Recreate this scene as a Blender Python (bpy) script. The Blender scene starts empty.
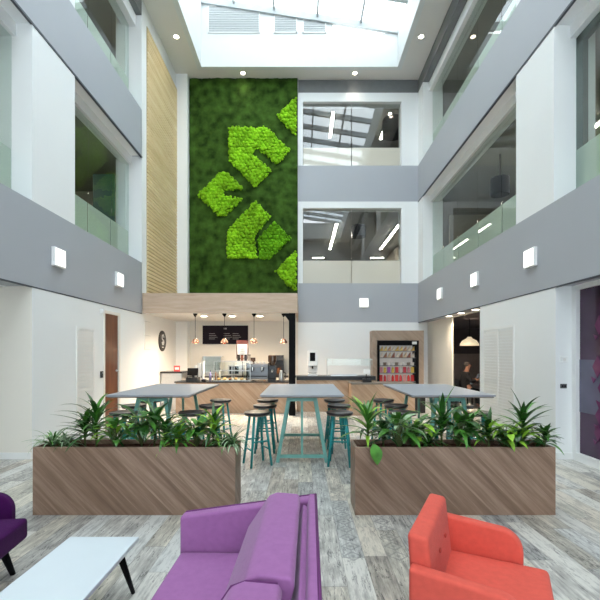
import bpy, bmesh, math, random
from mathutils import Vector, Matrix, noise
random.seed(7)
C = bpy.context.scene.collection
SC = bpy.context.scene
PI = math.pi

# ------------------------------------------------------------------ camera, world, exposure
cam_d = bpy.data.cameras.new('camera'); cam = bpy.data.objects.new('camera', cam_d); C.objects.link(cam)
cam.location = (0, 0, 1.65); cam.rotation_euler = (PI/2, 0, 0)
cam_d.sensor_width = 36; cam_d.lens = 24.0
cam_d.shift_x = -0.0033; cam_d.shift_y = 0.0883
cam_d.clip_end = 200
SC.camera = cam
w = bpy.data.worlds.new('sky'); SC.world = w; w.use_nodes = True
wn = w.node_tree; wn.nodes.clear()
wo = wn.nodes.new('ShaderNodeOutputWorld'); wb = wn.nodes.new('ShaderNodeBackground')
wt = wn.nodes.new('ShaderNodeTexCoord'); wz = wn.nodes.new('ShaderNodeTexNoise'); wr = wn.nodes.new('ShaderNodeValToRGB')
wz.inputs['Scale'].default_value = 2.2; wz.inputs['Detail'].default_value = 5
wr.color_ramp.elements[0].position = .35; wr.color_ramp.elements[0].color = (.82, .91, 1, 1)
wr.color_ramp.elements[1].position = .65; wr.color_ramp.elements[1].color = (1, .99, .97, 1)
wn.links.new(wt.outputs['Generated'], wz.inputs['Vector']); wn.links.new(wz.outputs['Fac'], wr.inputs[0])
wn.links.new(wr.outputs[0], wb.inputs['Color']); wn.links.new(wb.outputs[0], wo.inputs['Surface'])
wb.inputs['Strength'].default_value = 3.6
SC.view_settings.view_transform = 'Standard'; SC.view_settings.look = 'None'
SC.view_settings.gamma = 1; SC.view_settings.use_curve_mapping = False
SC.view_settings.exposure = 0.85
SC.cycles.max_bounces = 10; SC.cycles.diffuse_bounces = 6; SC.cycles.transparent_max_bounces = 16
SC.cycles.sample_clamp_indirect = 6

# ------------------------------------------------------------------ materials
def nd(nt, t, **kw):
    n = nt.nodes.new(t)
    for k, v in kw.items(): setattr(n, k, v)
    return n
def base_mat(name):
    m = bpy.data.materials.new(name); m.use_nodes = True
    nt = m.node_tree; b = nt.nodes['Principled BSDF']
    return m, nt, b
def mat(name, col, rough=.5, metal=0, var=.06, scale=6, bump=0, bscale=60, emit=0, ecol=None, sheen=0, spec=None, coat=0):
    m, nt, b = base_mat(name)
    b.inputs['Roughness'].default_value = rough; b.inputs['Metallic'].default_value = metal
    tc = nd(nt, 'ShaderNodeTexCoord')
    nz = nd(nt, 'ShaderNodeTexNoise'); nz.inputs['Scale'].default_value = scale; nz.inputs['Detail'].default_value = 3
    rp = nd(nt, 'ShaderNodeValToRGB')
    rp.color_ramp.elements[0].position = .3; rp.color_ramp.elements[1].position = .7
    rp.color_ramp.elements[0].color = tuple(c*(1-var) for c in col)+(1,)
    rp.color_ramp.elements[1].color = tuple(min(1, c*(1+var)) for c in col)+(1,)
    nt.links.new(tc.outputs['Object'], nz.inputs['Vector']); nt.links.new(nz.outputs['Fac'], rp.inputs[0])
    nt.links.new(rp.outputs[0], b.inputs['Base Color'])
    if bump:
        n2 = nd(nt, 'ShaderNodeTexNoise'); n2.inputs['Scale'].default_value = bscale
        bp = nd(nt, 'ShaderNodeBump'); bp.inputs['Strength'].default_value = bump; bp.inputs['Distance'].default_value = .004
        nt.links.new(tc.outputs['Object'], n2.inputs['Vector']); nt.links.new(n2.outputs['Fac'], bp.inputs['Height'])
        nt.links.new(bp.outputs[0], b.inputs['Normal'])
    if emit:
        b.inputs['Emission Color'].default_value = (ecol or col)+(1,); b.inputs['Emission Strength'].default_value = emit
    if sheen: b.inputs['Sheen Weight'].default_value = sheen; b.inputs['Sheen Roughness'].default_value = .4
    if spec is not None: b.inputs['Specular IOR Level'].default_value = spec
    if coat: b.inputs['Coat Weight'].default_value = coat
    return m
def glass_mat(name, tint, refl=.06, rough=0.0, ior=1.5):
    m = bpy.data.materials.new(name); m.use_nodes = True; nt = m.node_tree; nt.nodes.clear()
    o = nd(nt, 'ShaderNodeOutputMaterial'); t = nd(nt, 'ShaderNodeBsdfTransparent'); g = nd(nt, 'ShaderNodeBsdfGlossy')
    t.inputs['Color'].default_value = tint+(1,); g.inputs['Roughness'].default_value = rough
    f = nd(nt, 'ShaderNodeFresnel'); f.inputs['IOR'].default_value = ior
    ad = nd(nt, 'ShaderNodeMath', operation='ADD', use_clamp=True); ad.inputs[1].default_value = refl
    mx = nd(nt, 'ShaderNodeMixShader')
    ge = nd(nt, 'ShaderNodeNewGeometry'); fr = math_n(nt, 'MULTIPLY', ad.outputs[0], math_n(nt, 'SUBTRACT', 1.0, ge.outputs['Backfacing']))
    f.inputs['IOR'].default_value = ior
    nt.links.new(f.outputs[0], ad.inputs[0]); nt.links.new(fr, mx.inputs[0])
    nt.links.new(t.outputs[0], mx.inputs[1]); nt.links.new(g.outputs[0], mx.inputs[2]); nt.links.new(mx.outputs[0], o.inputs['Surface'])
    return m
def frost_mat(name, col, fac, tl=.5, rf=0.0):
    m = bpy.data.materials.new(name); m.use_nodes = True; nt = m.node_tree; nt.nodes.clear()
    o = nd(nt, 'ShaderNodeOutputMaterial'); t = nd(nt, 'ShaderNodeBsdfTransparent'); d = nd(nt, 'ShaderNodeBsdfDiffuse')
    tr = nd(nt, 'ShaderNodeBsdfTranslucent'); m1 = nd(nt, 'ShaderNodeMixShader'); m2 = nd(nt, 'ShaderNodeMixShader'); m3 = nd(nt, 'ShaderNodeMixShader')
    g = nd(nt, 'ShaderNodeBsdfGlossy'); g.inputs['Roughness'].default_value = .03; f = nd(nt, 'ShaderNodeFresnel')
    for x in (d, tr): x.inputs['Color'].default_value = col+(1,)
    m1.inputs[0].default_value = tl; m2.inputs[0].default_value = fac
    nt.links.new(d.outputs[0], m1.inputs[1]); nt.links.new(tr.outputs[0], m1.inputs[2])
    nt.links.new(t.outputs[0], m2.inputs[1]); nt.links.new(m1.outputs[0], m2.inputs[2])
    ge = nd(nt, 'ShaderNodeNewGeometry'); nt.links.new(math_n(nt, 'MULTIPLY', math_n(nt, 'ADD', f.outputs[0], rf), math_n(nt, 'SUBTRACT', 1.0, ge.outputs['Backfacing'])), m3.inputs[0]); nt.links.new(m2.outputs[0], m3.inputs[1]); nt.links.new(g.outputs[0], m3.inputs[2])
    nt.links.new(m3.outputs[0], o.inputs['Surface'])
    return m
def math_n(nt, op, a, b=None):
    n = nd(nt, 'ShaderNodeMath', operation=op)
    for i, v in enumerate((a, b)):
        if v is None: continue
        if isinstance(v, (int, float)): n.inputs[i].default_value = v
        else: nt.links.new(v, n.inputs[i])
    return n.outputs[0]
def wood_mat(name, cols, angle=0, plank=.12, rough=.45, flat=False, grain=22, seam=.35):
    """planks running along u (= x+y on upright faces) turned by angle, each plank its own tone"""
    m, nt, b = base_mat(name); b.inputs['Roughness'].default_value = rough
    tc = nd(nt, 'ShaderNodeTexCoord'); sp = nd(nt, 'ShaderNodeSeparateXYZ'); nt.links.new(tc.outputs['Object'], sp.inputs[0])
    cb = nd(nt, 'ShaderNodeCombineXYZ')
    if flat:
        nt.links.new(sp.outputs[1], cb.inputs[0]); nt.links.new(sp.outputs[0], cb.inputs[1])
    else:
        nt.links.new(math_n(nt, 'ADD', sp.outputs[0], sp.outputs[1]), cb.inputs[0]); nt.links.new(sp.outputs[2], cb.inputs[1])
    mp = nd(nt, 'ShaderNodeMapping'); mp.inputs['Rotation'].default_value = (0, 0, angle); nt.links.new(cb.outputs[0], mp.inputs[0])
    s2 = nd(nt, 'ShaderNodeSeparateXYZ'); nt.links.new(mp.outputs[0], s2.inputs[0])
    v = math_n(nt, 'DIVIDE', s2.outputs[1], plank); fl = math_n(nt, 'FLOOR', v); fr = math_n(nt, 'FRACT', v)
    off = math_n(nt, 'MULTIPLY', fl, 3.713)
    wnz = nd(nt, 'ShaderNodeTexWhiteNoise', noise_dimensions='1D'); nt.links.new(fl, wnz.inputs['W'])
    gv = nd(nt, 'ShaderNodeCombineXYZ'); nt.links.new(math_n(nt, 'ADD', math_n(nt, 'MULTIPLY', s2.outputs[0], 1.6), off), gv.inputs[0])
    nt.links.new(math_n(nt, 'MULTIPLY', s2.outputs[1], grain), gv.inputs[1]); nt.links.new(off, gv.inputs[2])
    gn = nd(nt, 'ShaderNodeTexNoise'); gn.inputs['Scale'].default_value = 1; gn.inputs['Detail'].default_value = 5; gn.inputs['Roughness'].default_value = .6
    nt.links.new(gv.outputs[0], gn.inputs['Vector'])
    f = math_n(nt, 'ADD', math_n(nt, 'MULTIPLY', wnz.outputs[0], .22), math_n(nt, 'MULTIPLY', gn.outputs['Fac'], .95))
    rp = nd(nt, 'ShaderNodeValToRGB'); e = rp.color_ramp.elements
    e[0].position = .25; e[1].position = .85; e[0].color = cols[0]+(1,); e[1].color = cols[-1]+(1,)
    if len(cols) == 3: q = e.new(.55); q.color = cols[1]+(1,)
    nt.links.new(f, rp.inputs[0])
    if seam:
        lt = math_n(nt, 'LESS_THAN', fr, .035); mx = nd(nt, 'ShaderNodeMix', data_type='RGBA', blend_type='MULTIPLY')
        nt.links.new(math_n(nt, 'MULTIPLY', lt, seam), mx.inputs[0]); nt.links.new(rp.outputs[0], mx.inputs[6]); mx.inputs[7].default_value = (.35, .28, .22, 1)
        nt.links.new(mx.outputs[2], b.inputs['Base Color'])
    else: nt.links.new(rp.outputs[0], b.inputs['Base Color'])
    return m
def floor_mat():
    m, nt, b = base_mat('distressed plank floor'); b.inputs['Roughness'].default_value = .42
    tc = nd(nt, 'ShaderNodeTexCoord'); sp = nd(nt, 'ShaderNodeSeparateXYZ'); nt.links.new(tc.outputs['Object'], sp.inputs[0])
    X, Y = sp.outputs[0], sp.outputs[1]
    W, L = .185, 1.25
    cx = math_n(nt, 'DIVIDE', math_n(nt, 'ADD', X, .05), W); ci = math_n(nt, 'FLOOR', cx); cf = math_n(nt, 'FRACT', cx)
    w1 = nd(nt, 'ShaderNodeTexWhiteNoise', noise_dimensions='1D'); nt.links.new(ci, w1.inputs['W'])
    cy = math_n(nt, 'ADD', math_n(nt, 'DIVIDE', Y, L), math_n(nt, 'MULTIPLY', w1.outputs[0], 5)); yi = math_n(nt, 'FLOOR', cy); yf = math_n(nt, 'FRACT', cy)
    idv = nd(nt, 'ShaderNodeCombineXYZ'); nt.links.new(ci, idv.inputs[0]); nt.links.new(yi, idv.inputs[1])
    w2 = nd(nt, 'ShaderNodeTexWhiteNoise', noise_dimensions='2D'); nt.links.new(idv.outputs[0], w2.inputs['Vector'])
    rnd = w2.outputs[0]
    gv = nd(nt, 'ShaderNodeCombineXYZ'); nt.links.new(math_n(nt, 'MULTIPLY', X, 34), gv.inputs[0])
    nt.links.new(math_n(nt, 'MULTIPLY', Y, 4.2), gv.inputs[1]); nt.links.new(math_n(nt, 'MULTIPLY', rnd, 40), gv.inputs[2])
    g = nd(nt, 'ShaderNodeTexNoise'); g.inputs['Scale'].default_value = 1; g.inputs['Detail'].default_value = 7; g.inputs['Roughness'].default_value = .72
    nt.links.new(gv.outputs[0], g.inputs['Vector'])
    gv2 = nd(nt, 'ShaderNodeCombineXYZ'); nt.links.new(math_n(nt, 'MULTIPLY', X, 7), gv2.inputs[0])
    nt.links.new(math_n(nt, 'MULTIPLY', Y, 5), gv2.inputs[1]); nt.links.new(math_n(nt, 'MULTIPLY', rnd, 77), gv2.inputs[2])
    g2 = nd(nt, 'ShaderNodeTexNoise'); g2.inputs['Scale'].default_value = 1; g2.inputs['Detail'].default_value = 4
    nt.links.new(gv2.outputs[0], g2.inputs['Vector'])
    t = math_n(nt, 'ADD', math_n(nt, 'MULTIPLY', rnd, .26), math_n(nt, 'ADD', math_n(nt, 'MULTIPLY', g.outputs['Fac'], 1.0), math_n(nt, 'MULTIPLY', g2.outputs['Fac'], .5)))
    dk = math_n(nt, 'MULTIPLY', math_n(nt, 'COMPARE', ci, 3.0), math_n(nt, 'LESS_THAN', Y, 3.25)); t = math_n(nt, 'SUBTRACT', t, math_n(nt, 'MULTIPLY', dk, .22))
    rp = nd(nt, 'ShaderNodeValToRGB'); e = rp.color_ramp.elements
    e[0].position = .57; e[0].color = (.11, .105, .105, 1); e[1].position = 1.0; e[1].color = (.66, .64, .59, 1)
    for p, c in ((.69, (.27, .257, .245)), (.80, (.40, .385, .355)), (.91, (.51, .495, .46))): q = e.new(p); q.color = c+(1,)
    cv = nd(nt, 'ShaderNodeCombineXYZ'); nt.links.new(math_n(nt, 'MULTIPLY', X, 15), cv.inputs[0]); nt.links.new(math_n(nt, 'MULTIPLY', Y, 1.9), cv.inputs[1]); nt.links.new(math_n(nt, 'MULTIPLY', rnd, 63), cv.inputs[2])
    cn_ = nd(nt, 'ShaderNodeTexNoise'); cn_.inputs['Scale'].default_value = 1; cn_.inputs['Detail'].default_value = 4; cn_.inputs['Roughness'].default_value = .6; nt.links.new(cv.outputs[0], cn_.inputs['Vector'])
    ck = math_n(nt, 'LESS_THAN', math_n(nt, 'ABSOLUTE', math_n(nt, 'SUBTRACT', cn_.outputs['Fac'], .5)), .012)
    ck = math_n(nt, 'MULTIPLY', ck, math_n(nt, 'GREATER_THAN', g2.outputs['Fac'], .47)); t = math_n(nt, 'SUBTRACT', t, math_n(nt, 'MULTIPLY', ck, .22))
    nt.links.new(t, rp.inputs[0])
    # hue differences between planks
    w3 = nd(nt, 'ShaderNodeTexWhiteNoise', noise_dimensions='2D'); nt.links.new(idv.outputs[0], w3.inputs['Vector'])
    rp2 = nd(nt, 'ShaderNodeValToRGB'); e = rp2.color_ramp.elements; rp2.color_ramp.interpolation = 'CONSTANT'
    e[0].color = (1, 1, 1, 1); e[1].position = .4; e[1].color = (1, .96, .88, 1)
    for p, c in ((.62, (.93, .96, 1)), (.8, (1, .93, .85))): q = e.new(p); q.color = c+(1,)
    sc = nd(nt, 'ShaderNodeSeparateXYZ'); nt.links.new(w3.outputs['Color'], sc.inputs[0]); nt.links.new(sc.outputs[1], rp2.inputs[0])
    mx = nd(nt, 'ShaderNodeMix', data_type='RGBA', blend_type='MULTIPLY'); mx.inputs[0].default_value = .9
    nt.links.new(rp.outputs[0], mx.inputs[6]); nt.links.new(rp2.outputs[0], mx.inputs[7])
    # patterned planks: chain of printed lozenges
    ins = math_n(nt, 'MULTIPLY', math_n(nt, 'GREATER_THAN', Y, 3.15), math_n(nt, 'LESS_THAN', Y, 4.9))
    pat_on = math_n(nt, 'MAXIMUM', math_n(nt, 'GREATER_THAN', sc.outputs[2], .95), math_n(nt, 'MULTIPLY', ins, math_n(nt, 'MAXIMUM', math_n(nt, 'COMPARE', ci, 2.0), math_n(nt, 'COMPARE', ci, 4.0))))
    py = math_n(nt, 'ABSOLUTE', math_n(nt, 'SUBTRACT', math_n(nt, 'FRACT', math_n(nt, 'MULTIPLY', Y, 6.0)), .5))
    px = math_n(nt, 'ABSOLUTE', math_n(nt, 'SUBTRACT', cf, .5))
    dd = math_n(nt, 'ADD', math_n(nt, 'MULTIPLY', px, 1.0), py)
    ring = math_n(nt, 'LESS_THAN', math_n(nt, 'ABSOLUTE', math_n(nt, 'SUBTRACT', dd, .4)), .07)
    dot = math_n(nt, 'LESS_THAN', dd, .13)
    pt = math_n(nt, 'MULTIPLY', math_n(nt, 'MULTIPLY', math_n(nt, 'MAXIMUM', ring, dot), pat_on), math_n(nt, 'GREATER_THAN', g.outputs['Fac'], .4))
    mp = nd(nt, 'ShaderNodeMix', data_type='RGBA'); nt.links.new(math_n(nt, 'MULTIPLY', pt, .45), mp.inputs[0])
    nt.links.new(mx.outputs[2], mp.inputs[6]); mp.inputs[7].default_value = (.12, .125, .135, 1)
    seam = math_n(nt, 'MAXIMUM', math_n(nt, 'LESS_THAN', cf, .02), math_n(nt, 'LESS_THAN', yf, .004))
    ms = nd(nt, 'ShaderNodeMix', data_type='RGBA'); nt.links.new(math_n(nt, 'MULTIPLY', seam, .6), ms.inputs[0])
    nt.links.new(mp.outputs[2], ms.inputs[6]); ms.inputs[7].default_value = (.12, .11, .1, 1)
    nt.links.new(ms.outputs[2], b.inputs['Base Color'])
    return m
M = {}
M['white'] = mat('white wall paint', (.83, .84, .84), .7, var=.01, scale=1)
M['cream'] = mat('cream wall paint', (.80, .76, .69), .7, var=.02, scale=1)
M['ceil'] = mat('ceiling paint', (.74, .72, .69), .8, var=.01, scale=1)
M['band'] = mat('grey lilac cladding', (.40, .415, .45), .55, var=.02, scale=.6)
M['dkgrey'] = mat('mid grey paint', (.17, .175, .18), .6)
M['shadow_gap'] = mat('dark metal trim', (.06, .065, .08), .5)
M['interior'] = mat('office interior paint', (.50, .44, .37), .8, var=.05, scale=1)
M['interior2'] = mat('office ceiling tiles', (.30, .29, .27), .8, var=.05, scale=1)
M['carpet'] = mat('office carpet', (.16, .15, .14), .9, var=.2, scale=3)
M['floor'] = floor_mat()
M['planter'] = wood_mat('diagonal walnut planks', ((.145, .082, .050), (.235, .145, .098), (.38, .255, .185)), PI/4, .075, .42, seam=.3)
M['counter'] = wood_mat('diagonal oak planks', ((.36, .22, .135), (.48, .32, .21), (.58, .42, .30)), PI/4, .10, .4, seam=.25)
M['canopy'] = wood_mat('pale oak laminate', ((.40, .27, .185), (.54, .39, .28), (.64, .49, .375)), 0, .6, .45, seam=0, grain=12)
M['slat'] = wood_mat('yellow timber slats', ((.66, .50, .26), (.80, .64, .37), (.88, .75, .50)), 0, .1, .6, seam=0)
M['door'] = wood_mat('dark red timber', ((.07, .018, .005), (.13, .035, .010), (.19, .06, .018)), PI/2, .3, .3, seam=0)
M['tabletop'] = mat('grey linoleum', (.34, .36, .40), .45, var=.02, scale=2)
M['edge'] = mat('dark ply edge', (.2, .17, .14), .5)
M['teal_pale'] = mat('pale teal stained wood', (.17, .42, .37), .4, var=.12)
M['teal'] = mat('teal stained wood', (.010, .27, .28), .35, var=.12)
M['seat'] = mat('dark stained seat', (.035, .03, .032), .3, var=.2)
M['black'] = mat('satin black', (.005, .005, .006), .6, var=.1, spec=.1)
M['blackpl'] = mat('black plastic', (.02, .02, .022), .25, var=.1)
M['steel'] = mat('brushed steel', (.62, .62, .62), .28, 1, var=.05, scale=20)
M['chrome'] = mat('polished chrome', (.8, .8, .8), .12, 1)
M['copper'] = mat('copper', (.95, .5, .35), .2, 1)
M['whitepl'] = mat('white plastic', (.82, .82, .81), .35, var=.01)
M['tablewhite'] = mat('white table laminate', (.66, .72, .76), .35, var=.01, coat=.1)
M['soil'] = mat('brown bark soil', (.10, .035, .018), .9, var=.5, scale=40, bump=.8, bscale=40)
M['lilac'] = mat('lilac wool fabric', (.335, .135, .33), .9, var=.05, scale=30, bump=.25, bscale=500, sheen=.15, spec=.2)
M['piping'] = mat('dark purple piping', (.13, .02, .13), .8, var=.1)
M['purple'] = mat('deep purple wool fabric', (.050, .004, .065), .9, var=.08, scale=30, bump=.25, bscale=500, sheen=.05, spec=.15)
M['coral'] = mat('coral wool fabric', (.68, .105, .075), .9, var=.05, scale=30, bump=.25, bscale=500, sheen=.08, spec=.2)
M['coral_dk'] = mat('coral seam', (.45, .05, .035), .8)
M['glass'] = glass_mat('clear window glass', (.90, .945, .925), .0)
M['glass_back'] = glass_mat('reflective window glass', (.85, .88, .87), .13)
M['roofglass'] = glass_mat('roof glass', (.86, .90, .91), .0)
M['case_glass'] = glass_mat('case glass', (.93, .96, .95), .03)
M['frost'] = frost_mat('green frosted film', (.86, .90, .84), .80)
M['frost_back'] = frost_mat('cream frosted film', (.88, .84, .74), .80, .25, .10)
M['moss_dark'] = mat('dark flat moss', (.036, .078, .012), .95, var=.6, scale=3.5, bump=1, bscale=30, spec=.1)
M['moss_bright'] = mat('bright ball moss', (.22, .47, .015), .9, var=.4, scale=3.0, bump=1, bscale=40, spec=.1)
M['moss_mid'] = mat('mid green ball moss', (.12, .33, .01), .9, var=.4, scale=3.0, bump=1, bscale=40, spec=.1)
M['glow'] = mat('lit opal diffuser', (1, 1, .97), .4, emit=1.1, ecol=(1, .98, .93))
M['glow_warm'] = mat('lit warm lamp', (1, .9, .7), .4, emit=9, ecol=(1, .86, .66))
M['glow_line'] = mat('lit linear diffuser', (1, .95, .85), .4, emit=26, ecol=(1, .93, .80))
M['glow_fridge'] = mat('lit fridge lining', (.5, .48, .46), .4, emit=.12, ecol=(1, .93, .85))
M['purpleglass'] = mat('purple printed glass', (.055, .022, .06), .07, var=.5, scale=1.3)
M['purpleglass2'] = mat('grey violet glass band', (.10, .095, .15), .08, var=.3, scale=1.3)
M['magenta'] = mat('magenta printed film', (.13, .025, .10), .12)
M['skin'] = mat('skin', (.55, .28, .19), .6)
M['cloth'] = mat('black cloth', (.012, .012, .015), .85)
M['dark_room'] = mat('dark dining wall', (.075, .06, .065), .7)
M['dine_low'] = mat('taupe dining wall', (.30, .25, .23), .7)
LEAF = [mat('leaf deep green', (.020, .085, .012), .32, var=.5, scale=14), mat('leaf mid green', (.07, .22, .03), .32, var=.45, scale=12),
        mat('leaf fresh green', (.27, .50, .04), .35, var=.35, scale=12), mat('leaf pale grey green', (.32, .45, .26), .45, var=.3, scale=18)]
M['stem'] = mat('plant stem', (.10, .13, .04), .6, var=.3)
def colmat(name, c, r=.45): return mat(name, c, r, var=.12, scale=30)

# ------------------------------------------------------------------ mesh helpers
class MB:
    def __init__(s): s.bm = bmesh.new()
    def box(s, x0, x1, y0, y1, z0, z1, rot=None, about=None):
        vs = [s.bm.verts.new((x, y, z)) for x in (x0, x1) for y in (y0, y1) for z in (z0, z1)]
        for f in ((0,1,3,2), (4,6,7,5), (0,4,5,1), (2,3,7,6), (0,2,6,4), (1,5,7,3)): s.bm.faces.new([vs[i] for i in f])
        if rot is not None:
            bmesh.ops.rotate(s.bm, verts=vs, cent=Vector(about or ((x0+x1)/2, (y0+y1)/2, (z0+z1)/2)), matrix=rot)
        return s
    def prism(s, pts, axis, a, b):
        """pts (u,v) extruded along axis ('x': u=y v=z, 'y': u=x v=z, 'z': u=x v=y)"""
        def mk(u, v, t): return {'x': (t, u, v), 'y': (u, t, v), 'z': (u, v, t)}[axis]
        A = [s.bm.verts.new(mk(u, v, a)) for u, v in pts]; B = [s.bm.verts.new(mk(u, v, b)) for u, v in pts]
        n = len(pts); s.bm.faces.new(A); s.bm.faces.new(B[::-1])
        for i in range(n): s.bm.faces.new((A[i], B[i], B[(i+1) % n], A[(i+1) % n]))
        return s
    def lathe(s, prof, c=(0, 0, 0), n=20, axis='z'):
        rings = []
        for r, h in prof:
            ring = []
            for k in range(n):
                a = 2*PI*k/n; p = (r*math.cos(a), r*math.sin(a), h)
                if axis == 'y': p = (p[0], h, p[1])
                if axis == 'x': p = (h, p[0], p[1])
                ring.append(s.bm.verts.new((c[0]+p[0], c[1]+p[1], c[2]+p[2])))
            rings.append(ring)
        for i in range(len(rings)-1):
            for k in range(n): s.bm.faces.new((rings[i][k], rings[i][(k+1) % n], rings[i+1][(k+1) % n], rings[i+1][k]))
        s.bm.faces.new(rings[0][::-1]); s.bm.faces.new(rings[-1])
        return s
    def tube(s, pts, r, n=8, r2=None, square=False):
        pts = [Vector(p) for p in pts]; rings = []; m = len(pts)
        if square: n = 4
        for i, p in enumerate(pts):
            d = (pts[min(i+1, m-1)]-pts[max(i-1, 0)]).normalized()
            up = Vector((0, 0, 1)) if abs(d.z) < .95 else Vector((0, 1, 0))
            a = d.cross(up).normalized(); b = a.cross(d).normalized()
            rr = r if r2 is None else r+(r2-r)*i/(m-1)
            rings.append([s.bm.verts.new(p+a*rr*math.cos(2*PI*(k+.5)/n)+b*rr*math.sin(2*PI*(k+.5)/n)) for k in range(n)])
        for i in range(m-1):
            for k in range(n): s.bm.faces.new((rings[i][k], rings[i][(k+1) % n], rings[i+1][(k+1) % n], rings[i+1][k]))
        s.bm.faces.new(rings[0][::-1]); s.bm.faces.new(rings[-1])
        return s
    def ball(s, c, r, sc=(1, 1, 1), sub=2):
        g = bmesh.ops.create_icosphere(s.bm, subdivisions=sub, radius=r)
        for v in g['verts']: v.co = Vector((v.co.x*sc[0]+c[0], v.co.y*sc[1]+c[1], v.co.z*sc[2]+c[2]))
        return s
    def build(s, name, m, parent=None, bevel=0, seg=2, smooth=False, sub=0, loc=None):
        bmesh.ops.recalc_face_normals(s.bm, faces=s.bm.faces)
        me = bpy.data.meshes.new(name)
        if bevel:
            bmesh.ops.bevel(s.bm, geom=[e for e in s.bm.edges if e.is_manifold and e.calc_face_angle(0) > .5], offset=bevel, segments=seg, profile=.6, affect='EDGES', clamp_overlap=True)
        s.bm.to_mesh(me); s.bm.free()
        for p in me.polygons: p.use_smooth = smooth or seg > 2 and bevel > 0
        me.materials.append(m)
        o = bpy.data.objects.new(name, me); C.objects.link(o)
        if parent: o.parent = parent
        if loc: o.location = loc
        if sub: md = o.modifiers.new('s', 'SUBSURF'); md.levels = md.render_levels = sub
        return o
def box(name, m, b, parent=None, bevel=0, seg=2): return MB().box(*b).build(name, m, parent, bevel, seg)
def tag(o, label, cat, group=None):
    o['label'] = label; o['category'] = cat
    if group: o['group'] = group
    return o
def thing(name, label, cat, loc=(0, 0, 0), rz=0, group=None):
    o = bpy.data.objects.new(name, None); C.objects.link(o); o.empty_display_size = .1
    o.location = loc; o.rotation_euler = (0, 0, rz); return tag(o, label, cat, group)
def struct(name, m, *boxes, bevel=0):
    mb = MB()
    for b in boxes: mb.box(*b)
    o = mb.build(name, m, None, bevel); o['kind'] = 'structure'; return o
def dup(root, loc, rz, label):
    r = root.copy(); C.objects.link(r); r.location = loc; r.rotation_euler = (0, 0, rz); r['label'] = label
    for ch in list(root.children):
        c = ch.copy(); C.objects.link(c); c.parent = r
        for g in list(ch.children):
            d = g.copy(); C.objects.link(d); d.parent = c
    return r
ORD = ['first', 'second', 'third', 'fourth', 'fifth', 'sixth', 'seventh', 'eighth', 'ninth', 'tenth', 'eleventh', 'twelfth', 'thirteenth']

# ------------------------------------------------------------------ setting
Y0, YB = -6.0, 13.6            # rear facade, far wall plane
XL, XR = -4.2, 3.95
B1, T1, B2, T2, ZC = 2.69, 4.02, 6.80, 8.02, 11.0
struct('floor', M['floor'], (-9.2, 9.2, Y0, 22.2, -.15, 0))
# ground floor, left
struct('wall_left', M['white'], (-4.6, XL, 6.23, 8.46, 0, B1), (-4.6, XL, 9.22, YB, 0, B1), (-4.6, XL, 8.46, 9.22, 2.55, B1),
       (-4.6, XL, 10.48, YB, B1, ZC))
struct('wall_left', M['cream'], (-7.6, -7.4, Y0, 6.23, 0, B1), (-7.4, -4.205, 6.225, 6.4, 0, B1))
struct('baseboard_left', M['whitepl'], (-7.4, -4.21, 6.205, 6.225, 0, .1))
struct('ceiling', M['white'], (-7.6, -4.6, Y0, 6.4, B1-.01, B1+.1))
struct('wall_left', M['cream'], (-4.62, -4.605, 8.3, 9.4, 0, 2.7))
d = struct('door_1', M['door'], (-4.27, -4.22, 8.52, 9.16, .01, 2.5))
MB().tube([(-4.22, 9.08, 1.25), (-4.16, 9.08, 1.25), (-4.16, 8.98, 1.25)], .012).ball((-4.21, 9.08, 1.25), .025, sub=2).build('door_handle', M['steel'], d, smooth=True)
MB().box(-4.44, XL+.015, 8.46, 8.51, 0, 2.55).box(-4.44, XL+.015, 9.17, 9.22, 0, 2.55).box(-4.44, XL+.015, 8.46, 9.22, 2.505, 2.56).build('door_frame', M['cream'], d)
# ground floor, right
struct('wall_right', M['white'], (XR, 4.35, 6.23, 8.88, 0, B1))
struct('wall_right', M['cream'], (4.27, 4.31, 11.38, YB, 0, B1), (4.27, 4.35, 8.88, 11.4, 2.66, B1))
struct('baseboard_right', M['whitepl'], (3.93, XR, 6.25, 8.88, 0, .1), (3.95, 4.2, 6.2, 6.23, 0, .1), (4.25, 4.27, 11.4, YB, 0, .1))
# purple printed shopfront near the camera on the right
g = struct('window_1', M['purpleglass'], (4.26, 4.28, 3.3, 6.13, .12, 2.62), (4.26, 4.28, Y0, 3.26, .12, 2.62))
MB().box(4.2, 4.32, Y0, 6.23, 0, .12).box(4.2, 4.32, Y0, 6.23, 2.62, B1).box(4.2, 4.32, 6.13, 6.23, .12, 2.62).build('window_frame', M['whitepl'], g)
MB().box(4.24, 4.30, 3.26, 3.30, .12, 2.62).build('mullion', M['whitepl'], g)
MB().box(4.252, 4.259, 3.3, 6.13, .75, 1.55).build('film_band', M['purpleglass2'], g)
mb = MB()
for (yy, zz, r) in ((5.75, 1.45, .16), (5.62, 1.15, .2), (5.7, .75, .15), (5.74, .5, .12), (5.72, 2.05, .14), (5.2, 1.0, .25), (4.8, 1.8, .3), (4.4, .9, .3)):
    mb.prism([(yy-r*.62, zz), (yy, zz-r), (yy+r*.62, zz), (yy, zz+r)], 'x', 4.244, 4.251)
    mb.prism([(yy+r*.2, zz-r*1.1), (yy+r*.5, zz-r*1.5), (yy+r*.8, zz-r*.9)], 'x', 4.244, 4.251)
mb.build('film_motif', M['magenta'], g)
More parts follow.
